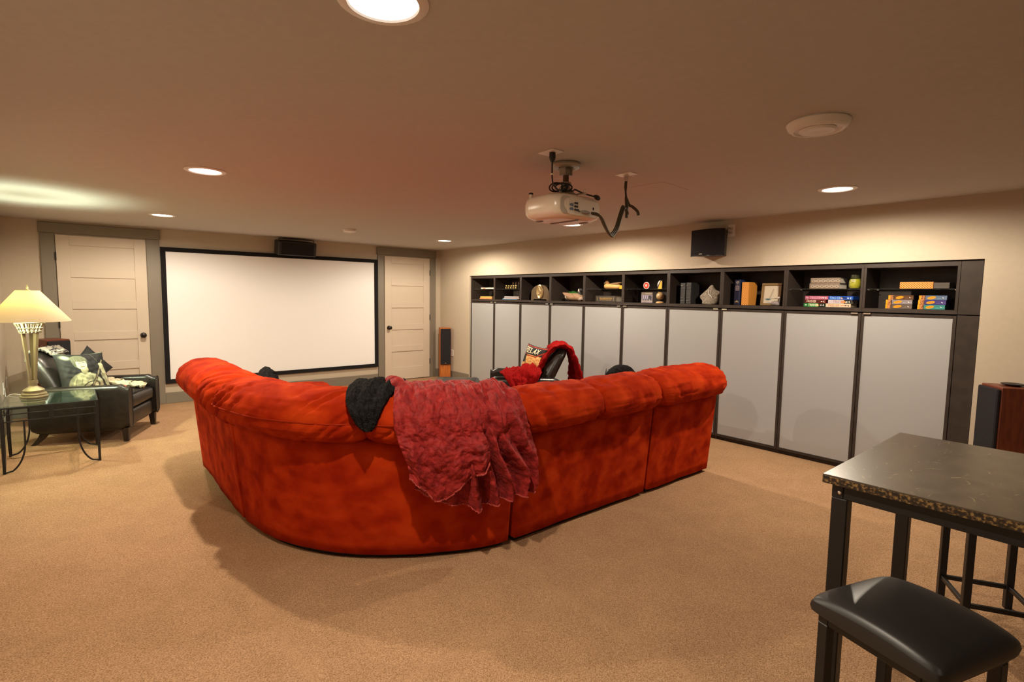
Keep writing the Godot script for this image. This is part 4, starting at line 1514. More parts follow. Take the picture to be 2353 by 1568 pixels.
func build_projector() -> void:
	var C := Vector3(2.186, 0, -2.165)
	var t := thing("projector", "cream projector hanging upside down from the ceiling", "projector", C)
	var hx := .192; var hz := .150
	var rows := []
	for q in [[1.825, .52, .10], [1.8265, .70, .10], [1.832, .84, .09], [1.843, .94, .08], [1.858, .985, .075], [1.885, 1.0, .07], [1.912, 1.0, .07], [1.932, .985, .075], [1.945, .945, .08], [1.955, .87, .09], [1.960, .76, .10], [1.962, .60, .10]]:
		var row := PackedVector3Array()
		for p in rounded_rect(hx * q[1], hz * q[1], q[2] * q[1]): row.append(Vector3(p.x, q[0], p.y))
		rows.append(row)
	var b := MB.new()
	b.grid(rows, true, true)
	var shell := mat(lin(.78, .67, .54), .25, 0, .6)
	part("body", b, shell, t)
	# dished lid on the underside, parting ribs
	var lid := MB.new()
	var lr := []
	for q in [[1.8235, .80, .09], [1.8215, .78, .09], [1.8215, .60, .1]]:
		var row := PackedVector3Array()
		for p in rounded_rect(hx * q[1] * .92, hz * q[1] * .95, q[2] * q[1]): row.append(Vector3(p.x, q[0] + .004, p.y))
		lr.append(row)
	lid.grid(lr, true, true)
	part("bottom_lid", lid, mat(lin(.80, .70, .62), .22, 0, .6), t)
	var dark := mat(lin(.12, .09, .07), .5)
	part("vent_slot", boxes([[-.012, .012, 1.822, 1.8285, -.09, .115], [-.125, -.10, 1.822, 1.8285, -.09, -.05], [.095, .12, 1.822, 1.8285, .04, .09]], .001), dark, t)
	# rear face with the connector bay
	var zf := hz + .0005
	var rp := MB.new()
	rp.prism(rr2(.125, .044, .02), .004, Transform3D(Basis(), Vector3(.012, 1.888, zf)))
	part("connector_plate", rp, mat(lin(.72, .62, .50), .4), t)
	var gr := MB.new()
	gr.prism(rr2(.045, .046, .03), .003, Transform3D(Basis(), Vector3(-.122, 1.892, zf - .004)))
	part("side_grille", gr, mat(lin(.48, .42, .34), .5), t)
	var blue := mat(lin(.08, .13, .20), .4)
	for k in 2:
		var pb := MB.new()
		pb.lathe([Vector2(0, 0), Vector2(.0095, 0), Vector2(.0095, .004), Vector2(.007, .004), Vector2(0, .003)], 16, Transform3D(Basis(Vector3.RIGHT, PI / 2) * Basis.from_scale(Vector3(1.35, 1, .8)), Vector3(-.088, 1.895 - .022 * k, zf + .002)))
		part("video_port", pb, blue, t)
	for r in 3:
		for c in 2:
			var jb := MB.new()
			jb.lathe([Vector2(.0025, 0), Vector2(.0058, 0), Vector2(.0058, .005), Vector2(.0025, .005), Vector2(.0025, 0)], 14, Transform3D(Basis(Vector3.RIGHT, PI / 2), Vector3(-.060 + .015 * c, 1.906 - .0175 * r, zf + .002)))
			part("audio_jack", jb, M.black_satin, t)
	part("port", boxes([[-.034, -.029, 1.862, 1.878, zf, zf + .004], [-.024, -.019, 1.862, 1.870, zf, zf + .004]]), M.black_satin, t)
	var ir := MB.new()
	ir.ball(Vector3(.09, 1.892, zf + .002), Vector3(.006, .009, .003), 10)
	part("sensor_window", ir, mat(lin(.03, .015, .04), .15), t)
	part("display_plug", boxes([[-.012, .028, 1.857, 1.872, zf, zf + .022], [.028, .05, 1.859, 1.870, zf + .004, zf + .018]], .003), mat(lin(.25, .22, .18), .4), t)
	# lens on the screen side
	var le := MB.new()
	le.lathe([Vector2(0, -.005), Vector2(.034, -.005), Vector2(.04, .01), Vector2(.042, .0), Vector2(.042, -.02), Vector2(0, -.02)], 24, Transform3D(Basis(Vector3.RIGHT, -PI / 2), Vector3(.08, 1.89, -hz - .01)))
	part("projection_lens", le, M.black_satin, t)
	# foot and studs on top (upside down)
	var fo := MB.new()
	fo.lathe([Vector2(0, 1.94), Vector2(.011, 1.94), Vector2(.0105, 1.972), Vector2(0, 1.972)], 16, Transform3D(Basis(), Vector3(-.155, 0, -.10)))
	part("foot", fo, shell, t)
	var fc := MB.new()
	fc.lathe([Vector2(0, 1.972), Vector2(.013, 1.972), Vector2(.012, 1.980), Vector2(.006, 1.983), Vector2(0, 1.983)], 16, Transform3D(Basis(), Vector3(-.155, 0, -.10)))
	part("foot_pad", fc, M.black_satin, t)
	# mount
	var mm := mat(lin(.36, .32, .26), .3, 0.3)
	var m := thing("projector_mount", "grey ceiling mount with a round flange above the projector", "mount", Vector3(C.x, CH, C.z + .02))
	var fl := MB.new()
	fl.lathe([Vector2(.036, -.002), Vector2(.075, 0), Vector2(.084, -.008), Vector2(.085, -.016), Vector2(.077, -.026), Vector2(.055, -.030), Vector2(.042, -.024), Vector2(.036, -.010)], 36)
	fl.lathe([Vector2(0, 0), Vector2(.045, 0), Vector2(.045, -.012), Vector2(0, -.012)], 24)
	part("flange", fl, mm, m)
	part("yoke", boxes([[-.030, -.022, -.064, -.01, -.024, .024], [.022, .030, -.064, -.01, -.024, .024], [-.022, .022, -.062, -.03, -.016, .016], [-.032, .032, -.068, -.062, -.022, .022]], .002), mm, m)
	var po := MB.new()
	po.lathe([Vector2(0, -.06), Vector2(.017, -.06), Vector2(.017, -.118), Vector2(0, -.118)], 20)
	part("pole", po, mat(lin(.10, .055, .03), .4, .3), m)
	var cl := MB.new()
	cl.lathe([Vector2(0, -.105), Vector2(.030, -.107), Vector2(.033, -.115), Vector2(.022, -.122), Vector2(.030, -.135), Vector2(.050, -.165), Vector2(.078, -.186), Vector2(0, -.187)], 24)
	cl.ball(Vector3(-.025, -.112, .012), Vector3(.012, .007, .007), 8)
	cl.ball(Vector3(.026, -.112, .01), Vector3(.012, .007, .007), 8)
	part("clamp", cl, mm, m)
	for k in 3:
		var a: float = [2.6, -.3, 1.35][k]
		var d := Vector3(cos(a), 0, sin(a))
		var ab := MB.new()
		ab.box(Vector3(0, -.180, 0) + d * .075, Vector3(.11, .006, .018), .002, Basis(Vector3.UP, -a))
		ab.tube([d * .125 + Vector3(0, -.192, 0), d * .125 + Vector3(0, -.155, 0)], .003, 6)
		ab.lathe([Vector2(0, 0), Vector2(.010, 0), Vector2(.007, .012), Vector2(0, .012)], 8, Transform3D(Basis(), d * .125 + Vector3(0, -.184, 0)))
		part("bracket_arm", ab, M.chrome, m)
	# power plate, plug and cable
	var pa := thing("power_plate", "white ceiling power plate with a black plug beside the mount", "outlet", Vector3(1.957, CH, -2.033), .0)
	part("plate", boxes([[-.040, .040, -.006, 0, -.058, .058]], .002), M.white_plastic, pa)
	var pl := MB.new()
	pl.lathe([Vector2(0, -.006), Vector2(.016, -.006), Vector2(.017, -.032), Vector2(.013, -.046), Vector2(.006, -.055), Vector2(0, -.056)], 16, Transform3D(Basis(), Vector3(0, 0, .012)))
	part("plug", pl, M.wire, pa)
	var pc := MB.new()
	pc.tube(curve([Vector3(1.957, 2.098, -2.021), Vector3(1.957, 2.02, -2.02), Vector3(1.985, 1.985, -2.035), Vector3(2.05, 1.972, -2.06), Vector3(2.12, 1.995, -2.075), Vector3(2.16, 2.015, -2.10), Vector3(2.13, 2.012, -2.115), Vector3(2.09, 1.985, -2.09), Vector3(2.15, 1.980, -2.06), Vector3(2.19, 1.995, -2.075), Vector3(2.21, 1.975, -2.04), Vector3(2.25, 1.965, -2.02), Vector3(2.275, 1.958, -2.005)], 8), .0042, 8)
	for k in 3:
		var ring := []
		for i in 20:
			var a := TAU * i / 20
			ring.append(Vector3(2.05 + .03 * k, 1.990 + .004 * k, -2.085) + Vector3(cos(a) * .046, sin(a) * .020, sin(a + .6 * k) * .02))
		pc.tube(ring, .0042, 6, true)
	pc.lathe([Vector2(0, 0), Vector2(.010, 0), Vector2(.014, .012), Vector2(.012, .03), Vector2(.004, .045), Vector2(0, .046)], 12, Transform3D(Basis(Vector3.BACK, 1.3), Vector3(2.31, 1.950, -2.002)))
	var pcab := solo("power_cable", pc, M.wire, "black power cable looped over the top of the projector", "cable")
	part("cable_tag", boxes([[1.950, 1.964, 2.030, 2.038, -2.028, -2.012]], .001), M.paper, pcab)
	# data plate with a stub pipe, and the flat cable bundle
	var dp := thing("cable_plate", "white ceiling plate with a short pipe, right of the projector", "cable plate", Vector3(2.637, CH, -2.075))
	part("plate", boxes([[-.040, .040, -.005, 0, -.058, .058]], .002), M.white_plastic, dp)
	var pp := MB.new()
	pp.lathe([Vector2(.010, -.004), Vector2(.0135, -.004), Vector2(.0135, -.045), Vector2(.010, -.045), Vector2(.010, -.004)], 18)
	part("pipe", pp, M.chrome, dp)
	for k in 3:
		var sc := MB.new()
		sc.ball(Vector3(.018 + .007 * k, -.007, -.004 * k), Vector3(.003, .003, .003), 6)
		part("brass_screw", sc, M.gold, dp)
	var olive := mat(lin(.05, .042, .018), .5)
	var vb := MB.new()
	var P0 := Vector3(2.245, 1.865, -1.998)
	for k in 3:
		var off := Vector3(.004 * k, -.006 * k, .005 * k)
		vb.tube(curve([P0 + off * .4, P0 + Vector3(.05, -.008, .01) + off, P0 + Vector3(.11, -.075, .01) + off, P0 + Vector3(.165, -.103, .0) + off, P0 + Vector3(.235, -.055, -.02) + off, P0 + Vector3(.30, .03, -.045) + off, P0 + Vector3(.345, .085, -.06) + off, P0 + Vector3(.375, .07, -.062) + off, Vector3(2.632 + .006 * k, 1.905, -2.058)], 8), .0065, 6)
	vb.tube(curve([Vector3(2.637, 2.110, -2.075), Vector3(2.634, 2.06, -2.074), Vector3(2.636, 2.01, -2.07), Vector3(2.640, 1.96, -2.066), Vector3(2.634, 1.905, -2.06), Vector3(2.632, 1.885, -2.058)], 8), [.009, .009, .009, .009, .009, .009, .009, .009, .008, .007, .006, .006, .006, .006, .006, .007, .008, .009, .010, .010, .011, .011, .011, .011, .011, .011, .011, .010, .010, .010, .010, .010, .010, .010, .010, .010, .010, .010, .010, .009, .009], 8)
	vb.tube(curve([Vector3(2.643, 2.00, -2.07), Vector3(2.655, 1.965, -2.06), Vector3(2.675, 1.955, -2.05), Vector3(2.705, 1.93, -2.035), Vector3(2.712, 1.905, -2.03)], 8), .010, 8, false, .5)
	solo("cable_bundle", vb, olive, "olive braided cable bundle hanging between projector and ceiling plate", "cable")
	

func rr2(hx: float, hy: float, r: float) -> PackedVector2Array:
	return rounded_rect(hx, hy, minf(r, hy * .98), 5)


# ---------------------------------------------------------------- speakers, outlets
func tower(called: String, label: String, at: Vector3, turn: float, w: float, h: float, d: float, wood: Material, grille_y0: float) -> Node3D:
	# front faces +z locally
	var t := thing(called, label, "speaker", at, turn)
	part("cabinet", boxes([[-w / 2, w / 2, .012, h, -d, 0]], .004), wood, t)
	var g := MB.new()
	g.box(Vector3(0, (grille_y0 + h - .012) / 2, .011), Vector3(w - .008, h - .012 - grille_y0, .022), .006)
	part("grille", g, M.grille, t)
	part("badge", boxes([[-.014, .014, grille_y0 + .02, grille_y0 + .028, .0215, .0235]]), M.chrome, t)
	part("plinth", boxes([[-w / 2 + .01, w / 2 - .01, 0, .014, -d + .01, -.01]]), M.black_satin, t)
	return t

func build_speakers() -> void:
	tower("floor_speaker", "slim cherry floor speaker with a black grille, in the far corner", Vector3(4.735, 0, -7.33), deg_to_rad(-26), .175, .855, .24, M.cherry, .25)
	tower("floor_speaker", "rosewood floor speaker standing behind the left armchair", Vector3(-.10, 0, -7.10), deg_to_rad(24), .20, .885, .28, M.rosewood, .25)
	# surround speaker at the right edge: grille turned towards the seats
	var f := Vector3(-.585, 0, -.811)
	var e := Vector3(4.422, 0, -.534)
	var side := Vector3(.811, 0, -.585)
	var ctr := e + side * .105
	var big := tower("floor_speaker", "large rosewood floor speaker with a dark grille by the right edge", ctr - f * .024, atan2(f.x, f.z), .21, .872, .36, M.rosewood, .06)
	var dish := thing("remote_dish", "small dark dish on top of the large rosewood speaker", "dish", Vector3(ctr.x, .872, ctr.z) + Vector3(.095, 0, .11))
	var db := MB.new()
	db.lathe([Vector2(0, 0), Vector2(.03, 0), Vector2(.055, .008), Vector2(.062, .014), Vector2(.058, .015), Vector2(.03, .006), Vector2(0, .005)], 24)
	part("bowl", db, M.black_satin, dish)
	# centre speaker over the screen, tipped down
	var c := thing("center_speaker", "black center speaker tipped down over the top of the screen", "speaker", Vector3(2.44, 2.03, ZB + .15))
	var bs := Basis(Vector3.UP, .05) * Basis(Vector3.RIGHT, .20)
	var cb := MB.new()
	cb.box(Vector3(0, -.02, -.02), Vector3(.52, .19, .17), .012, bs)
	part("cabinet", cb, M.black_satin, c)
	var gb := MB.new()
	gb.box(bs * Vector3(.0, 0, .07) + Vector3(0, -.02, -.02), Vector3(.455, .175, .035), .01, bs)
	part("grille", gb, M.grille, c)
	var wb := MB.new()
	wb.tube(curve([Vector3(-.235, .02, .04), Vector3(-.235, .085, .045), Vector3(-.228, .095, .045), Vector3(-.1, .097, .045), Vector3(.1, .097, .045), Vector3(.222, .095, .045), Vector3(.229, .085, .045), Vector3(.229, .03, .04)], 5), .0045, 6)
	wb.tube([Vector3(0, .06, -.12), Vector3(0, .06, -.155)], .02, 8)
	part("bracket", wb, M.black_metal, c)
	# wall surround
	var w := thing("wall_speaker", "black wall speaker with a curved front above the cabinets", "speaker", Vector3(XW, 1.935, -2.72))
	var pts := PackedVector2Array()
	for i in 13:
		var q := lerpf(-1, 1, i / 12.0)
		pts.append(Vector2(q * .165, .185 - .045 * q * q))
	pts.append(Vector2(.12, .004)); pts.append(Vector2(-.12, .004))
	var sb := MB.new()
	# poly: x -> along z, y -> away from the wall
	sb.prism(pts, .245, Transform3D(Basis(Vector3(0, 0, 1), Vector3(-1, 0, 0), Vector3(0, 1, 0)), Vector3(0, .0, 0)))
	part("cabinet", sb, mat(lin(.035, .028, .022), .5), w)
	var gp := PackedVector2Array()
	for i in 13:
		var q := lerpf(-1, 1, i / 12.0)
		gp.append(Vector2(q * .168, .200 - .045 * q * q))
	for i in 13:
		var q := lerpf(1, -1, i / 12.0)
		gp.append(Vector2(q * .168, .178 - .045 * q * q))
	var gg := MB.new()
	gg.prism(gp, .25, Transform3D(Basis(Vector3(0, 0, 1), Vector3(-1, 0, 0), Vector3(0, 1, 0)), Vector3()))
	part("grille", gg, M.grille, w)
	var tr := MB.new()
	tr.prism(gp, .008, Transform3D(Basis(Vector3(0, 0, 1), Vector3(-1, 0, 0), Vector3(0, 1, 0)), Vector3(-.002, -.124, 0)))
	part("trim_strip", tr, mat(lin(.02, .02, .02), .15), w)
	part("badge", boxes([[-.200, -.196, -.112, -.105, -.055, -.02]]), M.chrome, w)

func outlet(label: String, at: Vector3, turn: float, w := .07, h := .115) -> Node3D:
	# faces +z locally
	var t := thing("outlet", label, "outlet", at, turn)
	part("cover_plate", boxes([[-w / 2, w / 2, -h / 2, h / 2, 0, .006]], .002), M.white_plastic, t)
	for s in [-1, 1]:
		var b := MB.new()
		b.prism(rr2(.017, .014, .01), .003, Transform3D(Basis(), Vector3(0, s * .0195, .0065)))
		var r := part("receptacle", b, mat(lin(.60, .55, .5), .4), t)
		part("slot", boxes([[-.008, -.006, s * .0195 - .005, s * .0195 + .004, .0075, .0085], [.006, .008, s * .0195 - .004, s * .0195 + .004, .0075, .0085]]), M.black_satin, r)
	return t

func build_outlets() -> void:
	var o := outlet("white wall plate right of the curved wall speaker", Vector3(XW, 2.05, -2.56), -PI / 2)
	for s in [-1, 1]:
		var b := MB.new()
		b.tube(curve([Vector3(-.004, s * .0195, .008), Vector3(-.02, s * .0195 + .004, .022), Vector3(-.034, s * .01, .012), Vector3(-.045, -.03, .008)], 5), .0022, 6)
		part("speaker_wire", b, M.wire, o)
	outlet("white outlet beside the small floor speaker in the far corner", Vector3(XW, .435, -7.33), -PI / 2)
	outlet("white outlet on the wall behind the lamp, nearer the corner", Vector3(XL, .44, -7.45), PI / 2)
	outlet("white outlet on the wall behind the lamp, farther from the corner", Vector3(XL, .42, -7.10), PI / 2)
	var c := MB.new()
	c.tube(curve([Vector3(4.862, .41, -7.35), Vector3(4.852, .36, -7.38), Vector3(4.848, .24, -7.37), Vector3(4.85, .10, -7.39), Vector3(4.845, .012, -7.43)], 8), .004, 6)
	solo("speaker_cord", c, M.white_plastic, "white cord dropping from the outlet by the small floor speaker", "cord")


# ---------------------------------------------------------------- things on the shelves (all face -x)
const SX := 4.973            # fronts of the things
const Y1 := 1.3435           # shelf floor
const Y2 := 1.4992           # top of the glass shelves

func front_box(called: String, label: String, category: String, z0: float, z1: float, y0: float, h: float, depth: float, m: Material, group := "", bev := .002) -> MeshInstance3D:
	var b := MB.new()
	b.box(Vector3(depth / 2, h / 2, 0), Vector3(depth, h, z1 - z0), bev, Basis(), 1)
	var o := solo(called, b, m, label, category, group)
	o.position = Vector3(SX, y0, (z0 + z1) / 2)
	return o

# a book: cover boards, spine, page block; lying (spine to the front) or standing
func book(label: String, z0: float, z1: float, y0: float, h: float, depth: float, cover: Material, lying: bool, group := "", dx := 0.0) -> Node3D:
	var t := thing("book", label, "book", Vector3(SX + dx, y0, (z0 + z1) / 2), 0, group)
	var w := z1 - z0
	var c := .0025
	if lying:
		part("cover", boxes([[0, depth, 0, c, -w / 2, w / 2], [0, depth, h - c, h, -w / 2, w / 2], [0, c, c, h - c, -w / 2, w / 2]], .0008), cover, t)
		part("pages", boxes([[c, depth - .004, c, h - c, -w / 2 + .003, w / 2 - .003]]), M.paper, t)
	else:
		part("cover", boxes([[0, depth, 0, h, -w / 2, -w / 2 + c], [0, depth, 0, h, w / 2 - c, w / 2], [0, c, 0, h, -w / 2 + c, w / 2 - c]], .0008), cover, t)
		part("pages", boxes([[c, depth - .004, .003, h - .003, -w / 2 + c, w / 2 - c]]), M.paper, t)
	return t

func spine_print(t: Node3D, im: Image, y0: float, h: float, w: float, rough := .5) -> void:
	var b := MB.new()
	b.box(Vector3(-.0004, y0 + h / 2, 0), Vector3(.0008, h, w), 0, Basis(), 1)
	part("spine_print", b, image_mat(im, rough), t)

func build_shelf_things() -> void:
	# ---- unit 1
	var t := book("white book with an orange stripe on the glass shelf, leftmost box", -6.687, -6.345, Y2, .022, .2, mat(lin(.72, .66, .58), .5), true)
	part("orange_band", boxes([[-.0012, .0, .001, .011, -.115, -.055]]), mat(lin(.80, .13, .02), .5), t)
	book("yellow book on top in the leftmost shelf box", -6.700, -6.405, Y1 + .019, .022, .2, mat(lin(.75, .45, .12), .5), true, "", .0)
	book("orange and white book under the yellow one, leftmost shelf box", -6.712, -6.400, Y1, .018, .21, mat(lin(.72, .30, .10), .5), true, "", -.005)
	# ---- unit 2: miniature bottles and magazines
	for k in 5:
		var z := lerpf(-6.075, -5.85, k / 4.0)
		var g := thing("miniature_bottle", ["leftmost", "second from the left", "middle one", "fourth from the left", "rightmost"][k] + " of five tiny gold-topped bottles on the second glass shelf", "bottle", Vector3(SX + .02, Y2, z), 0, "front row of tiny gold-topped bottles")
		var b := MB.new()
		b.lathe([Vector2(0, 0), Vector2(.017, 0), Vector2(.019, .004), Vector2(.019, .030), Vector2(.012, .038), Vector2(.010, .042), Vector2(0, .042)], 16)
		part("body", b, M.jar_glass if k == 99 else mat(lin(.10, .085, .05), .2), g)
		var c := MB.new()
		c.ball(Vector3(0, .046, 0), Vector3(.014, .011, .014), 10)
		c.ball(Vector3(-.017, .018, 0), Vector3(.004, .010, .008), 8)
		part("gold_top", c, M.gold, g)
	for k in 4:
		var z := lerpf(-6.03, -5.84, k / 3.0)
		var g := thing("small_vial", ["leftmost", "second from the left", "third from the left", "rightmost"][k] + " of four pale-topped vials behind the tiny gold-topped bottles", "bottle", Vector3(SX + .11, Y2, z), 0, "back row of pale-topped vials")
		var b := MB.new()
		b.lathe([Vector2(0, 0), Vector2(.012, 0), Vector2(.012, .06), Vector2(.007, .072), Vector2(0, .072)], 14)
		part("body", b, mat(lin(.03, .026, .022), .2), g)
		var c := MB.new()
		c.lathe([Vector2(0, .072), Vector2(.010, .072), Vector2(.013, .085), Vector2(.008, .105), Vector2(0, .108)], 14)
		part("stopper", c, mat(lin(.42, .28, .20), .4), g)
	var mags := [["blue magazine at the bottom of the pile in the second shelf box", -6.150, -5.80, .012, lin(.10, .26, .40)], ["red and white magazine in the middle of the pile, second shelf box", -6.130, -5.765, .010, lin(.62, .42, .36)], ["dark striped magazine third in the pile, second shelf box", -6.120, -5.78, .010, lin(.16, .13, .20)], ["white magazine on top of the pile in the second shelf box", -6.115, -5.785, .012, lin(.68, .63, .58)]]
	var y := Y1
	for k in 4:
		book(mags[k][0], mags[k][1], mags[k][2], y, mags[k][3], .22, mat(mags[k][4], .4), true, "", .004 * k)
		y += mags[k][3] + .0005
	# ---- unit 3: arched clock
	t = thing("mantel_clock", "arched bronze mantel clock with an oval medallion", "clock", Vector3(SX, Y1, -5.325))
	var arch := PackedVector2Array()
	for i in 25:
		var a := PI * i / 24
		arch.append(Vector2(cos(a) * .178, .095 + sin(a) * .118))
	arch.append(Vector2(-.182, .0)); arch.append(Vector2(-.14, .0)); arch.append(Vector2(-.12, .016)); arch.append(Vector2(.12, .016)); arch.append(Vector2(.14, .0)); arch.append(Vector2(.182, 0))
	var face := Basis(Vector3(0, 0, 1), Vector3(0, 1, 0), Vector3(-1, 0, 0))
	var b := MB.new()
	b.prism(arch, .07, Transform3D(face, Vector3(.035, 0, 0)))
	part("case", b, mat(lin(.15, .10, .055), .36, .5), t)
	b = MB.new()
	b.lathe([Vector2(0, .012), Vector2(.050, .011), Vector2(.058, .016), Vector2(.066, .012), Vector2(.070, 0), Vector2(0, 0)], 36, Transform3D(Basis(Vector3(0, 0, 1), Vector3(-1, 0, 0), Vector3(0, 1.45, 0)), Vector3(-.001, .118, 0)))
	part("bezel", b, mat(lin(.55, .40, .20), .3, .8), t)
	b = MB.new()
	b.ball(Vector3(-.012, .128, .0), Vector3(.006, .04, .022), 10)
	b.ball(Vector3(-.012, .17, -.01), Vector3(.006, .018, .014), 10)
	b.ball(Vector3(-.012, .115, .022), Vector3(.005, .03, .010), 10)
	b.ball(Vector3(-.012, .085, -.012), Vector3(.005, .02, .018), 10)
	part("relief_figure", b, mat(lin(.45, .32, .17), .35, .8), t)
	# ---- unit 4: goose decoy
	t = thing("goose_decoy", "painted goose decoy carrying green moss on its back", "decoy", Vector3(SX + .07, Y1, -4.75))
	var body := MB.new()
	bird_body(body, [[-.135, .055, .018, .022], [-.10, .058, .045, .035], [-.04, .055, .066, .050], [.03, .055, .070, .053], [.09, .052, .060, .048], [.125, .045, .038, .036], [.142, .040, .012, .014]])
	part("body", body, mat(lin(.42, .26, .15), .6), t)
	b = MB.new()
	bird_body(b, [[-.182, .088, .006, .006], [-.16, .075, .02, .018], [-.125, .055, .045, .036], [-.10, .05, .05, .03]])
	part("tail", b, mat(lin(.66, .58, .48), .6), t)
	for s in [-1, 1]:
		b = MB.new()
		var wing := PackedVector2Array([Vector2(-.145, .108), Vector2(-.09, .108), Vector2(.0, .10), Vector2(.05, .075), Vector2(.07, .05), Vector2(.02, .045), Vector2(-.06, .058), Vector2(-.12, .082)])
		b.prism(wing, .014, Transform3D(face, Vector3(s * .062, 0, 0)))
		part("wing", b, mat(lin(.44, .25, .14), .6), t)
	b = MB.new()
	b.tube(curve([Vector3(0, .05, .10), Vector3(0, .09, .098), Vector3(0, .118, .092), Vector3(0, .14, .094), Vector3(0, .149, .108)], 5), [.034, .032, .030, .028, .026, .025, .024, .023, .022, .0215, .021, .021, .021, .022, .0225, .023, .023, .023, .022, .021, .02], 14)
	b.ball(Vector3(0, .144, .112), Vector3(.022, .022, .028), 12)
	part("neck", b, mat(lin(.035, .03, .028), .6), t)
	b = MB.new()
	b.ball(Vector3(-.014, .138, .096), Vector3(.012, .021, .014), 10)
	b.ball(Vector3(.014, .138, .096), Vector3(.012, .021, .014), 10)
	part("cheek", b, mat(lin(.70, .60, .50), .6), t)
	b = MB.new()
	b.tube([Vector3(0, .143, .132), Vector3(0, .136, .150), Vector3(0, .130, .162)], [.010, .008, .004], 8)
	part("bill", b, M.black_satin, t)
	b = MB.new()
	bird_body(b, [[.085, .032, .040, .03], [.12, .034, .042, .030], [.146, .036, .02, .018]])
	part("breast", b, mat(lin(.58, .42, .32), .6), t)
	var ms := MB.new()
	var r := RandomNumberGenerator.new(); r.seed = 6
	for k in 70:
		var q := Vector3(r.randf_range(-.04, .04), r.randf_range(.098, .128), r.randf_range(-.085, .06))
		q.y -= absf(q.z + .02) * .18
		var a := r.randf() * TAU
		var d := Vector3(cos(a) * .5, r.randf_range(.2, 1), sin(a)).normalized() * .016
		var sd := d.cross(Vector3(r.randf() - .5, r.randf() - .5, r.randf() - .5)).normalized() * .006
		var st := ms.v.size()
		ms.tri(q - sd, q + sd, q + d); ms.tri(q - sd + d * .1, q + d, q + sd * .2 - d.cross(sd).normalized() * .003); ms.tri(q + sd, q + sd * .2 - d.cross(sd).normalized() * .003, q + d); ms.tri(q - sd, q + sd * .2 - d.cross(sd).normalized() * .003, q + sd)
	bird_body(ms, [[-.09, .10, .012, .01], [-.05, .105, .03, .016], [0, .104, .032, .018], [.05, .098, .02, .014], [.075, .085, .01, .02]])
	var mo := part("moss", ms, mat(lin(.02, .14, .015), .9), t)
	mo.set_meta("kind", "stuff")
	# ---- unit 5
	t = thing("duck_decoy", "blond wooden duck decoy on the glass shelf", "decoy", Vector3(SX + .07, Y2, -4.115))
	b = MB.new()
	bird_body(b, [[-.118, .030, .008, .012], [-.11, .034, .035, .030], [-.07, .034, .05, .033], [0, .032, .052, .032], [.06, .03, .042, .029], [.10, .03, .022, .022], [.115, .03, .004, .006]])
	part("body", b, mat(lin(.62, .37, .13), .5), t)
	b = MB.new()
	bird_body(b, [[-.03, .058, .02, .012], [.03, .062, .040, .016], [.09, .066, .034, .016], [.115, .074, .018, .008], [.138, .082, .004, .003]])
	part("wing", b, mat(lin(.22, .125, .06), .5), t)
	b = MB.new()
	b.ball(Vector3(0, .085, -.083), Vector3(.024, .025, .030), 14)
	b.tube([Vector3(0, .045, -.085), Vector3(0, .08, -.082)], [.026, .022], 12)
	part("head", b, mat(lin(.28, .15, .05), .5), t)
	b = MB.new()
	b.tube([Vector3(0, .078, -.108), Vector3(0, .073, -.125), Vector3(0, .070, -.138)], [.012, .010, .005], 8, false, .55)
	part("bill", b, mat(lin(.55, .42, .26), .5), t)
	front_box("yellow_box", "small amber box tucked behind the duck's tail", "box", -4.012, -3.935, Y2, .042, .06, mat(lin(.72, .36, .02), .5), "", .003).position.x += .06
	t = book("dark book with gold lettering lying spine-out under the duck decoy", -4.322, -4.012, Y1, .074, .21, mat(lin(.05, .043, .038), .4), true)
	var turn := Basis(Vector3(0, 0, 1), Vector3(0, 1, 0), Vector3(-1, 0, 0))
	lettering("FRANKENSTEIN", .026, M.gold, t, Transform3D(turn, Vector3(-.001, .042, .005)), .20)
	part("gilt_rule", boxes([[-.001, 0, .012, .060, -.128, -.124], [-.001, 0, .012, .060, .122, .126], [-.001, 0, .020, .024, -.085, .095]]), M.gold, t)
	b = MB.new()
	b.lathe([Vector2(0, 0), Vector2(.026, 0), Vector2(.028, .006), Vector2(.026, .05), Vector2(.020, .08), Vector2(.012, .10), Vector2(0, .104)], 20)
	var wt := solo("shell_cone", b, mat(lin(.62, .55, .46), .6), "pale speckled cone half hidden at the right end of the fifth shelf box", "ornament")
	wt.position = Vector3(SX + .06, Y1, -3.925)
	# ---- unit 6
	t = thing("round_plaque", "small red roundel with a white rim standing on the glass shelf", "plaque", Vector3(SX + .03, Y2 + .039, -3.60))
	var disc := Basis(Vector3(0, 0, 1), Vector3(-1, 0, 0), Vector3(0, 1, 0))
	for q in [["rim", .039, .010, lin(.70, .58, .56)], ["red_face", .033, .0125, lin(.62, .035, .015)]]:
		b = MB.new()
		b.lathe([Vector2(0, 0), Vector2(q[1], 0), Vector2(q[1], q[2]), Vector2(0, q[2])], 30, Transform3D(disc, Vector3(.005, 0, 0)))
		part(q[0], b, mat(q[3], .4), t)
	part("emblem", boxes([[-.0095, -.0075, -.012, .012, -.012, .012]], .001), mat(lin(.72, .62, .55), .4), t)
	part("emblem_dot", boxes([[-.0105, -.0092, -.004, .004, -.004, .004]]), mat(lin(.35, .06, .03), .4), t)
	part("stand", boxes([[.006, .035, -.039, -.034, -.015, .015], [.012, .018, -.039, .02, -.006, .006]]), M.black_satin, t)
	t = thing("wedge_ornament", "black white and yellow curved wedge on the glass shelf", "ornament", Vector3(SX + .03, Y2, -3.43))
	b = MB.new()
	b.prism(PackedVector2Array([Vector2(-.028, 0), Vector2(.034, 0), Vector2(.034, .088), Vector2(.016, .096), Vector2(-.012, .09), Vector2(-.028, .06)]), .03, Transform3D(turn, Vector3(.02, 0, 0)))
	part("body", b, M.black_satin, t)
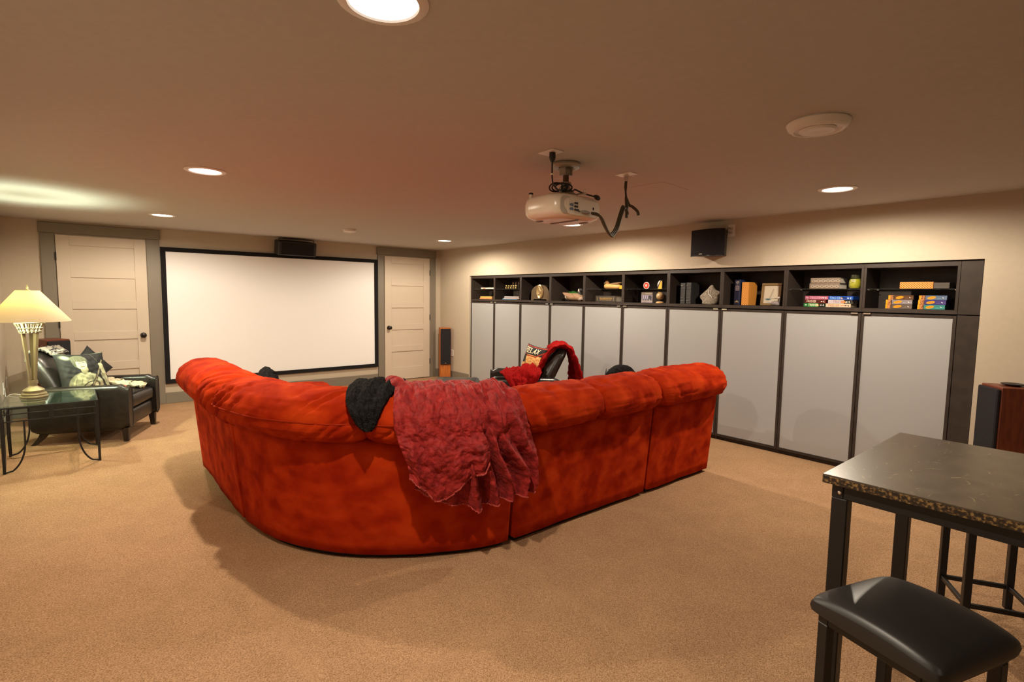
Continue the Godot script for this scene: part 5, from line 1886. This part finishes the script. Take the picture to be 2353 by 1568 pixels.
	b = MB.new()
	b.prism(PackedVector2Array([Vector2(-.020, .0), Vector2(.028, .0), Vector2(.030, .085), Vector2(.016, .088), Vector2(-.006, .04)]), .004, Transform3D(turn, Vector3(.004, 0, 0)))
	part("yellow_panel", b, mat(lin(.72, .38, .03), .4), t)
	b = MB.new()
	b.prism(PackedVector2Array([Vector2(-.027, .03), Vector2(-.016, .05), Vector2(.004, .084), Vector2(.008, .093), Vector2(-.010, .089), Vector2(-.027, .06)]), .004, Transform3D(turn, Vector3(.004, 0, 0)))
	part("white_panel", b, mat(lin(.66, .62, .60), .4), t)
	var im := blank(96, 80, Color(.50, .46, .50))
	for yy in 20:
		for xx in 96: im.set_pixel(xx, yy, Color(.42, .38, .34))
	stroke(im, Vector2(34, 9), Vector2(90, 9), 5, Color(.62, .56, .50))
	for xx in 7: stroke(im, Vector2(10 + xx * 9, 26), Vector2(10 + xx * 9, 46), 4, Color(.66, .64, .76) if xx % 2 else Color(.30, .27, .38))
	ell(im, 74, 40, 16, 18, Color(.22, .20, .24))
	for xx in 12: ell(im, 8 + xx * 7, 56, 3, 7, Color(.20, .18, .2) if xx % 3 else Color(.58, .55, .55))
	stroke(im, Vector2(0, 68), Vector2(96, 68), 8, Color(.62, .58, .56))
	stroke(im, Vector2(22, 74), Vector2(48, 74), 4, Color(.40, .37, .36))
	var pm := image_mat(im, .4)
	var ph := front_box("photo_card", "small grey photograph card of a street scene beside the globe", "photograph", -3.645, -3.495, Y1, .118, .012, pm, "", .001)
	t = thing("globe", "small tan desk globe on a wooden foot", "globe", Vector3(SX + .03, Y1, -3.415))
	b = MB.new()
	b.lathe([Vector2(0, 0), Vector2(.045, 0), Vector2(.045, .006), Vector2(.034, .017), Vector2(.012, .02), Vector2(0, .02)], 24)
	part("foot", b, mat(lin(.60, .36, .17), .4), t)
	b = MB.new()
	b.lathe([Vector2(0, .018), Vector2(.009, .018), Vector2(.012, .028), Vector2(.020, .034), Vector2(0, .034)], 16)
	part("stem", b, M.black_satin, t)
	b = MB.new()
	b.ball(Vector3(0, .078, 0), Vector3.ONE * .043, 18)
	var gm := mat(Color.WHITE, .35)
	gm.albedo_texture = noise_tex(.015, [lin(.42, .26, .12), lin(.60, .42, .22), lin(.30, .17, .07)], [.45, .52, .75], 128, 3, 81)
	tri_uv(gm, 5.0, false)
	part("sphere", b, gm, t)
	b = MB.new()
	b.ball(Vector3(-.012, .121, -.012), Vector3(.004, .006, .004), 6)
	part("axis_pin", b, M.gold, t)
	# ---- unit 7
	for k in 2:
		var z0: float = [-3.146, -3.078][k]
		var q := book(["left of two black leather books with raised bands", "right of two black leather books with raised bands"][k], z0, z0 + .055, Y1, [.218, .222][k], .16, mat(lin(.035, .033, .034), .32), false, "", 0)
		for yy in [.03, .065, .155, .19]:
			var rb := MB.new()
			rb.tube([Vector3(-.001, yy, -.0265), Vector3(-.004, yy, 0), Vector3(-.001, yy, .0265)], .003, 6)
			part("raised_band", rb, mat(lin(.05, .047, .048), .25), q)
	t = thing("stone_clock", "rough five-sided stone slab clock with white hands", "clock", Vector3(SX + .03, Y1, -2.83))
	var sil := PackedVector2Array()
	var cp := [Vector2(-.075, 0), Vector2(.055, 0), Vector2(.088, .045), Vector2(.092, .085), Vector2(.108, .115), Vector2(.10, .13), Vector2(.06, .15), Vector2(.036, .186), Vector2(.018, .196), Vector2(-.0, .19), Vector2(-.03, .155), Vector2(-.075, .115), Vector2(-.108, .085), Vector2(-.105, .06), Vector2(-.082, .03)]
	for i in cp.size():
		for k in 3: sil.append((cp[i] as Vector2).cubic_interpolate(cp[(i + 1) % cp.size()], cp[(i - 1 + cp.size()) % cp.size()], cp[(i + 2) % cp.size()], k / 3.0))
	var nz := FastNoiseLite.new(); nz.seed = 71; nz.frequency = 22.0; nz.fractal_octaves = 3
	var rows := []
	for q in [[.0, .0], [.0, .35], [.0, .7], [.002, .92], [.010, 1.0], [.032, 1.0], [.036, .9], [.036, .01]]:
		var row := PackedVector3Array()
		for p in sil:
			var w := Vector2(0, .095) + (p - Vector2(0, .095)) * maxf(q[1], .004)
			row.append(Vector3(q[0] + nz.get_noise_2d(w.x + q[0] * 3, w.y) * .006 * (1.0 if q[0] < .02 else 0.0), w.y, w.x))
		rows.append(row)
	b = MB.new()
	b.grid(rows, true, true)
	var sm := mat(Color.WHITE, .75)
	sm.albedo_texture = noise_tex(.03, [lin(.20, .165, .125), lin(.27, .225, .175), lin(.33, .28, .22)], [.3, .5, .75], 256, 5, 82)
	sm.heightmap_enabled = true
	sm.heightmap_texture = noise_tex(.05, [], [], 256, 5, 83)
	sm.heightmap_scale = .2
	tri_uv(sm, 5.0)
	part("slab", b, sm, t)
	var hm := mat(lin(.78, .75, .72), .4)
	b = MB.new()
	b.tube([Vector3(-.006, .102, -.006), Vector3(-.007, .145, -.012)], .0032, 6)
	part("minute_hand", b, hm, t)
	b = MB.new()
	b.tube([Vector3(-.007, .102, -.006), Vector3(-.008, .070, .036)], .0036, 6)
	part("hour_hand", b, hm, t)
	b = MB.new()
	b.ball(Vector3(-.004, .102, -.044), Vector3(.003, .003, .005), 6)
	b.ball(Vector3(-.004, .106, .053), Vector3(.003, .004, .004), 6)
	part("hour_mark", b, hm, t)
	# ---- unit 8
	im = blank(56, 244, Color(.045, .07, .20))
	ell(im, 28, 24, 17, 14, Color(.70, .66, .62)); ell(im, 28, 24, 12, 9, Color(.10, .12, .26)); stroke(im, Vector2(20, 30), Vector2(36, 18), 6, Color(.70, .66, .62))
	for q in [[50, 8], [60, 16], [70, 19], [80, 18], [90, 19], [101, 17]]: stroke(im, Vector2(28 - q[1], q[0]), Vector2(28 + q[1], q[0]), 5, Color(.66, .60, .60))
	for k in 14: stroke(im, Vector2(28 - k, 198 + k), Vector2(28 + k, 198 + k), 1.6, Color(.72, .63, .42))
	stroke(im, Vector2(9, 216), Vector2(47, 216), 6, Color(.70, .62, .46))
	t = book("tall blue book with pale lettering on the spine", -2.554, -2.498, Y1, .244, .18, mat(lin(.012, .022, .085), .45), false)
	spine_print(t, im, .001, .242, .055)
	im = checks(48, 160, 6)
	t = book("upright orange checked book beside the blue book", -2.480, -2.413, Y1, .220, .17, mat(lin(.62, .25, .04), .5), false)
	spine_print(t, im, .001, .218, .066)
	t = thing("picture_frame", "gilt wooden frame with a small sailboat picture", "picture frame", Vector3(SX + .05, Y1, -2.227))
	var lean := Basis(Vector3.BACK, -.12)
	b = MB.new()
	for q in [[0, .011, .020, .184, .022], [0, .198, .020, .184, .024], [-.079, .104, .020, .026, .164], [.079, .104, .020, .026, .164]]:
		b.box(lean * Vector3(0, q[1], q[0]), Vector3(q[2], q[4], q[3]), .003, lean)
	part("frame", b, mat(lin(.20, .12, .045), .4, .3), t)
	im = blank(72, 92, Color(.72, .66, .58))
	stroke(im, Vector2(30, 66), Vector2(45, 20), 1.6, Color(.30, .27, .25)); stroke(im, Vector2(37, 62), Vector2(48, 26), 1, Color(.52, .48, .45))
	stroke(im, Vector2(8, 66), Vector2(66, 66), 1.5, Color(.32, .40, .42)); ell(im, 24, 70, 18, 6, Color(.36, .48, .50), 0, .5); ell(im, 24, 69, 10, 3.5, Color(.16, .20, .22), 0, .5)
	ell(im, 60, 65, 7, 2, Color(.36, .30, .28)); ell(im, 28, 84, 20, 3, Color(.58, .58, .54), .1, .6)
	b = MB.new()
	b.box(lean * Vector3(-.002, .104, 0), Vector3(.006, .178, .142), 0, lean, 1)
	part("picture", b, image_mat(im, .5), t)
	b = MB.new()
	b.box(lean * Vector3(.008, .104, 0), Vector3(.006, .19, .155), 0, lean)
	b.box(Vector3(.055, .06, 0), Vector3(.004, .135, .04), 0, Basis(Vector3.BACK, .45))
	part("easel_back", b, M.black_satin, t)
	t = thing("bird_figurine", "small grey long-necked bird figurine before the sailboat picture", "figurine", Vector3(SX - .005, Y1, -2.16))
	b = MB.new()
	bird_body(b, [[-.042, .020, .004, .004], [-.03, .022, .016, .014], [0, .024, .024, .024], [.026, .020, .02, .02], [.04, .018, .006, .01]])
	part("body", b, mat(lin(.24, .19, .19), .6), t)
	b = MB.new()
	b.tube(curve([Vector3(0, .02, .032), Vector3(0, .045, .040), Vector3(0, .064, .036), Vector3(0, .074, .036)], 5), [.009, .008, .0075, .007, .0065, .006, .0055, .005, .005, .005, .005, .005, .006, .007, .008, .009], 10)
	part("neck", b, mat(lin(.07, .06, .06), .6), t)
	b = MB.new()
	b.ball(Vector3(0, .074, .033), Vector3(.008, .010, .010), 8)
	b.ball(Vector3(-.012, .034, -.034), Vector3(.006, .010, .006), 8)
	part("head", b, mat(lin(.55, .48, .45), .5), t)
	# ---- unit 9
	for k in 2:
		im = blank(160, 32, Color(.46, .40, .35))
		for q in 6:
			ell(im, 16 + q * 26, 16, 11, 12, Color(.66, .61, .54), 0, .4); ell(im, 16 + q * 26, 16, 6, 7, Color(.40, .35, .30), 0, .4); ell(im, 29 + q * 26, 16, 4, 9, Color(.62, .56, .50), .4, .4)
		stroke(im, Vector2(0, 30), Vector2(160, 30), 4, Color(.40, .30, .22))
		t = book(["lower of two grey patterned books on the glass shelf", "upper of two grey patterned books on the glass shelf"][k], [-1.876, -1.870][k], [-1.640, -1.636][k], Y2 + .047 * k, .046, .18, mat(lin(.24, .18, .14), .6), true, "", .004 * k)
		spine_print(t, im, .002, .038, .232)
	t = thing("candle_jar", "squat glass jar filled with lime green wax", "candle", Vector3(SX + .045, Y2, -1.541))
	b = MB.new()
	b.lathe([Vector2(0, 0), Vector2(.036, 0), Vector2(.043, .012), Vector2(.046, .035), Vector2(.044, .068), Vector2(.036, .084), Vector2(.033, .090), Vector2(.034, .116), Vector2(.031, .116), Vector2(.030, .09), Vector2(.034, .084), Vector2(.041, .068), Vector2(.043, .035), Vector2(.040, .014), Vector2(.033, .005), Vector2(0, .005)], 32)
	part("jar", b, M.jar_glass, t)
	b = MB.new()
	b.lathe([Vector2(0, .006), Vector2(.033, .006), Vector2(.0395, .015), Vector2(.0425, .035), Vector2(.0405, .067), Vector2(.036, .079), Vector2(0, .078)], 32)
	part("wax", b, mat(lin(.36, .34, .015), .4), t)
	part("label_line", boxes([[-.0475, -.045, .070, .073, -.018, .012], [-.0485, -.046, .059, .062, -.010, .006]]), M.paper, t)
	var sets := [
		["pink boxed set, top left of the six boxed sets in the ninth shelf box", -1.905, -1.720, 2, Color(.66, .36, .46), Color(.82, .62, .70), 0], ["dark red boxed set, middle left of the six boxed sets", -1.908, -1.735, 1, Color(.34, .04, .03), Color(.92, .88, .80), 1], ["green boxed set, bottom left of the six boxed sets", -1.914, -1.738, 0, Color(.04, .44, .18), Color(.92, .92, .86), 2],
		["blue boxed set, top right of the six boxed sets", -1.717, -1.532, 2, Color(.03, .28, .66), Color(.62, .76, .95), 3], ["white boxed set with a dark end, middle right of the six boxed sets", -1.720, -1.542, 1, Color(.74, .70, .72), Color(.62, .50, .54), 4], ["cream boxed set, bottom right of the six boxed sets", -1.736, -1.546, 0, Color(.80, .72, .62), Color(.72, .50, .36), 5]]
	for q in sets:
		var h := .0305
		im = blank(192, 32, q[4])
		var k: int = q[6]
		if k == 2:
			for yy in 32:
				for xx in range(42, 192): im.set_pixel(xx, yy, Color(.26, .55, .26) if xx < 130 else Color(.08, .07, .07))
			stroke(im, Vector2(14, 16), Vector2(26, 16), 9, Color(.85, .9, .85))
			ell(im, 122, 17, 15, 10, Color(.86, .58, .26))
		if k == 4:
			for yy in 32:
				for xx in range(130, 192): im.set_pixel(xx, yy, Color(.07, .06, .07))
			ell(im, 122, 16, 20, 13, Color(.86, .55, .22)); ell(im, 148, 20, 10, 7, Color(.80, .60, .52))
		if k == 3:
			ell(im, 104, 17, 10, 9, Color(.80, .62, .52)); stroke(im, Vector2(108, 12), Vector2(138, 16), 8, Color(.05, .07, .14))
		if k == 0: stroke(im, Vector2(12, 15), Vector2(24, 15), 8, Color(.86, .70, .78)); ell(im, 138, 15, 14, 8, Color(.80, .56, .62))
		if k == 1: stroke(im, Vector2(100, 16), Vector2(130, 16), 8, Color(.12, .03, .03))
		if k == 5: stroke(im, Vector2(118, 15), Vector2(140, 15), 6, Color(.78, .42, .22))
		write(im, "FRASIER", 46 if k == 0 or k == 2 or k == 4 else (22 if k != 3 else 12), 6, 8, 19, 4, 3, q[5], 0, 1.18)
		var ec: Color = Color(.2, .16, .14) if k == 5 else Color(.93, .93, .92)
		ell(im, 176, 16, 8, 9, ec); ell(im, 180, 16, 6, 7, im.get_pixel(190, 2)); stroke(im, Vector2(150, 16), Vector2(156, 16), 9, ec)
		t = thing("boxed_set", q[0], "boxed set", Vector3(SX, Y1 + q[3] * .0315, (q[1] + q[2]) / 2))
		part("case", boxes([[0, .14, 0, h, -(q[2] - q[1]) / 2, (q[2] - q[1]) / 2]], .001), mat(q[4], .4), t)
		spine_print(t, im, .0005, h - .001, q[2] - q[1] - .001, .35)
	# ---- unit 10
	t = book("orange checked book lying flat on the glass shelf at the near end", -1.219, -1.010, Y2, .052, .18, mat(lin(.62, .25, .04), .5), true)
	spine_print(t, checks(150, 36, 6), .001, .050, .207)
	part("dark_fore_edge", boxes([[.004, .17, .002, .046, .1046, .20]], .002), mat(lin(.07, .055, .045), .4), t)
	var sets2 := [["brown boxed set, top of the left stack in the nearest shelf box", -1.288, -1.125, 2, Color(.33, .20, .08), 0], ["silver grey boxed set, middle of the left stack in the nearest shelf box", -1.303, -1.130, 1, Color(.52, .49, .50), 1], ["taupe boxed set, bottom of the left stack in the nearest shelf box", -1.304, -1.130, 0, Color(.38, .32, .29), 2],
		["steel blue boxed set, top of the right stack in the nearest shelf box", -1.091, -.922, 2, Color(.34, .42, .54), 3], ["violet boxed set, middle of the right stack in the nearest shelf box", -1.095, -.926, 1, Color(.25, .20, .46), 4], ["teal boxed set, bottom of the right stack in the nearest shelf box", -1.097, -.930, 0, Color(.20, .52, .50), 5]]
	for q in sets2:
		var h := .0345
		im = blank(168, 36, q[4])
		for yy in 36:
			for xx in 40: im.set_pixel(xx, yy, Color(.88, .62, .06) if xx < 12 else Color(.72, .46, .26))
		var k: int = q[5]
		for i in 5: stroke(im, Vector2(15 + (i * 7 + k * 5) % 18, 3 + i * 7), Vector2(22 + (i * 5 + k * 3) % 12, 7 + i * 6), 4, Color(.10, .07, .08) if i % 2 else Color(.84, .58, .38))
		stroke(im, Vector2(36, 4), Vector2(36, 32), 6, Color(.10, .09, .13) if k < 3 else Color(.28, .17, .13))
		ell(im, 76, 18, 29, 12, Color(.92, .60, .05), -.2, .15); ell(im, 76, 18, 20, 6, Color(.86, .50, .04), -.2, .6)
		stroke(im, Vector2(112, 23), Vector2(134, 23), 2.5, Color(q[4]).lightened(.35)); stroke(im, Vector2(142, 16), Vector2(146, 20), 6, Color(.88, .86, .84)); stroke(im, Vector2(152, 20), Vector2(162, 20), 2.5, Color(q[4]).lightened(.4))
		t = thing("boxed_set", q[0], "boxed set", Vector3(SX, Y1 + q[3] * .0352, (q[1] + q[2]) / 2))
		part("case", boxes([[0, .14, 0, h, -(q[2] - q[1]) / 2, (q[2] - q[1]) / 2]], .001), mat(Color(q[4]).darkened(.3), .4), t)
		spine_print(t, im, .0005, h - .001, q[2] - q[1] - .001, .35)

func checks(w: int, h: int, s: int) -> Image:
	var im := blank(w, h, Color(.90, .66, .26))
	for y in range(0, h + s, s):
		for x in range(0, w + s, s):
			if ((x / s) + (y / s)) % 2 == 0:
				ell(im, x, y, s * .62, s * .62, Color(.58, .22, .05), 0, .4)
	return im

# body lofted along z: rows of [z, y centre, half width, half height]
func bird_body(b: MB, st: Array) -> void:
	var rows := []
	var fine := []
	for i in st.size() - 1:
		for k in 3:
			var f := k / 3.0
			var q := []
			for c in 4: q.append(cubic_interpolate(st[i][c], st[i + 1][c], st[maxi(i - 1, 0)][c], st[mini(i + 2, st.size() - 1)][c], f))
			fine.append(q)
	fine.append(st[st.size() - 1])
	for q in fine:
		var row := PackedVector3Array()
		for j in 16:
			var a := TAU * j / 16
			row.append(Vector3(cos(a) * maxf(q[2], .001), maxf(q[1] + sin(a) * maxf(q[3], .001), 0.0), q[0]))
		rows.append(row)
	b.grid(rows, true, true)
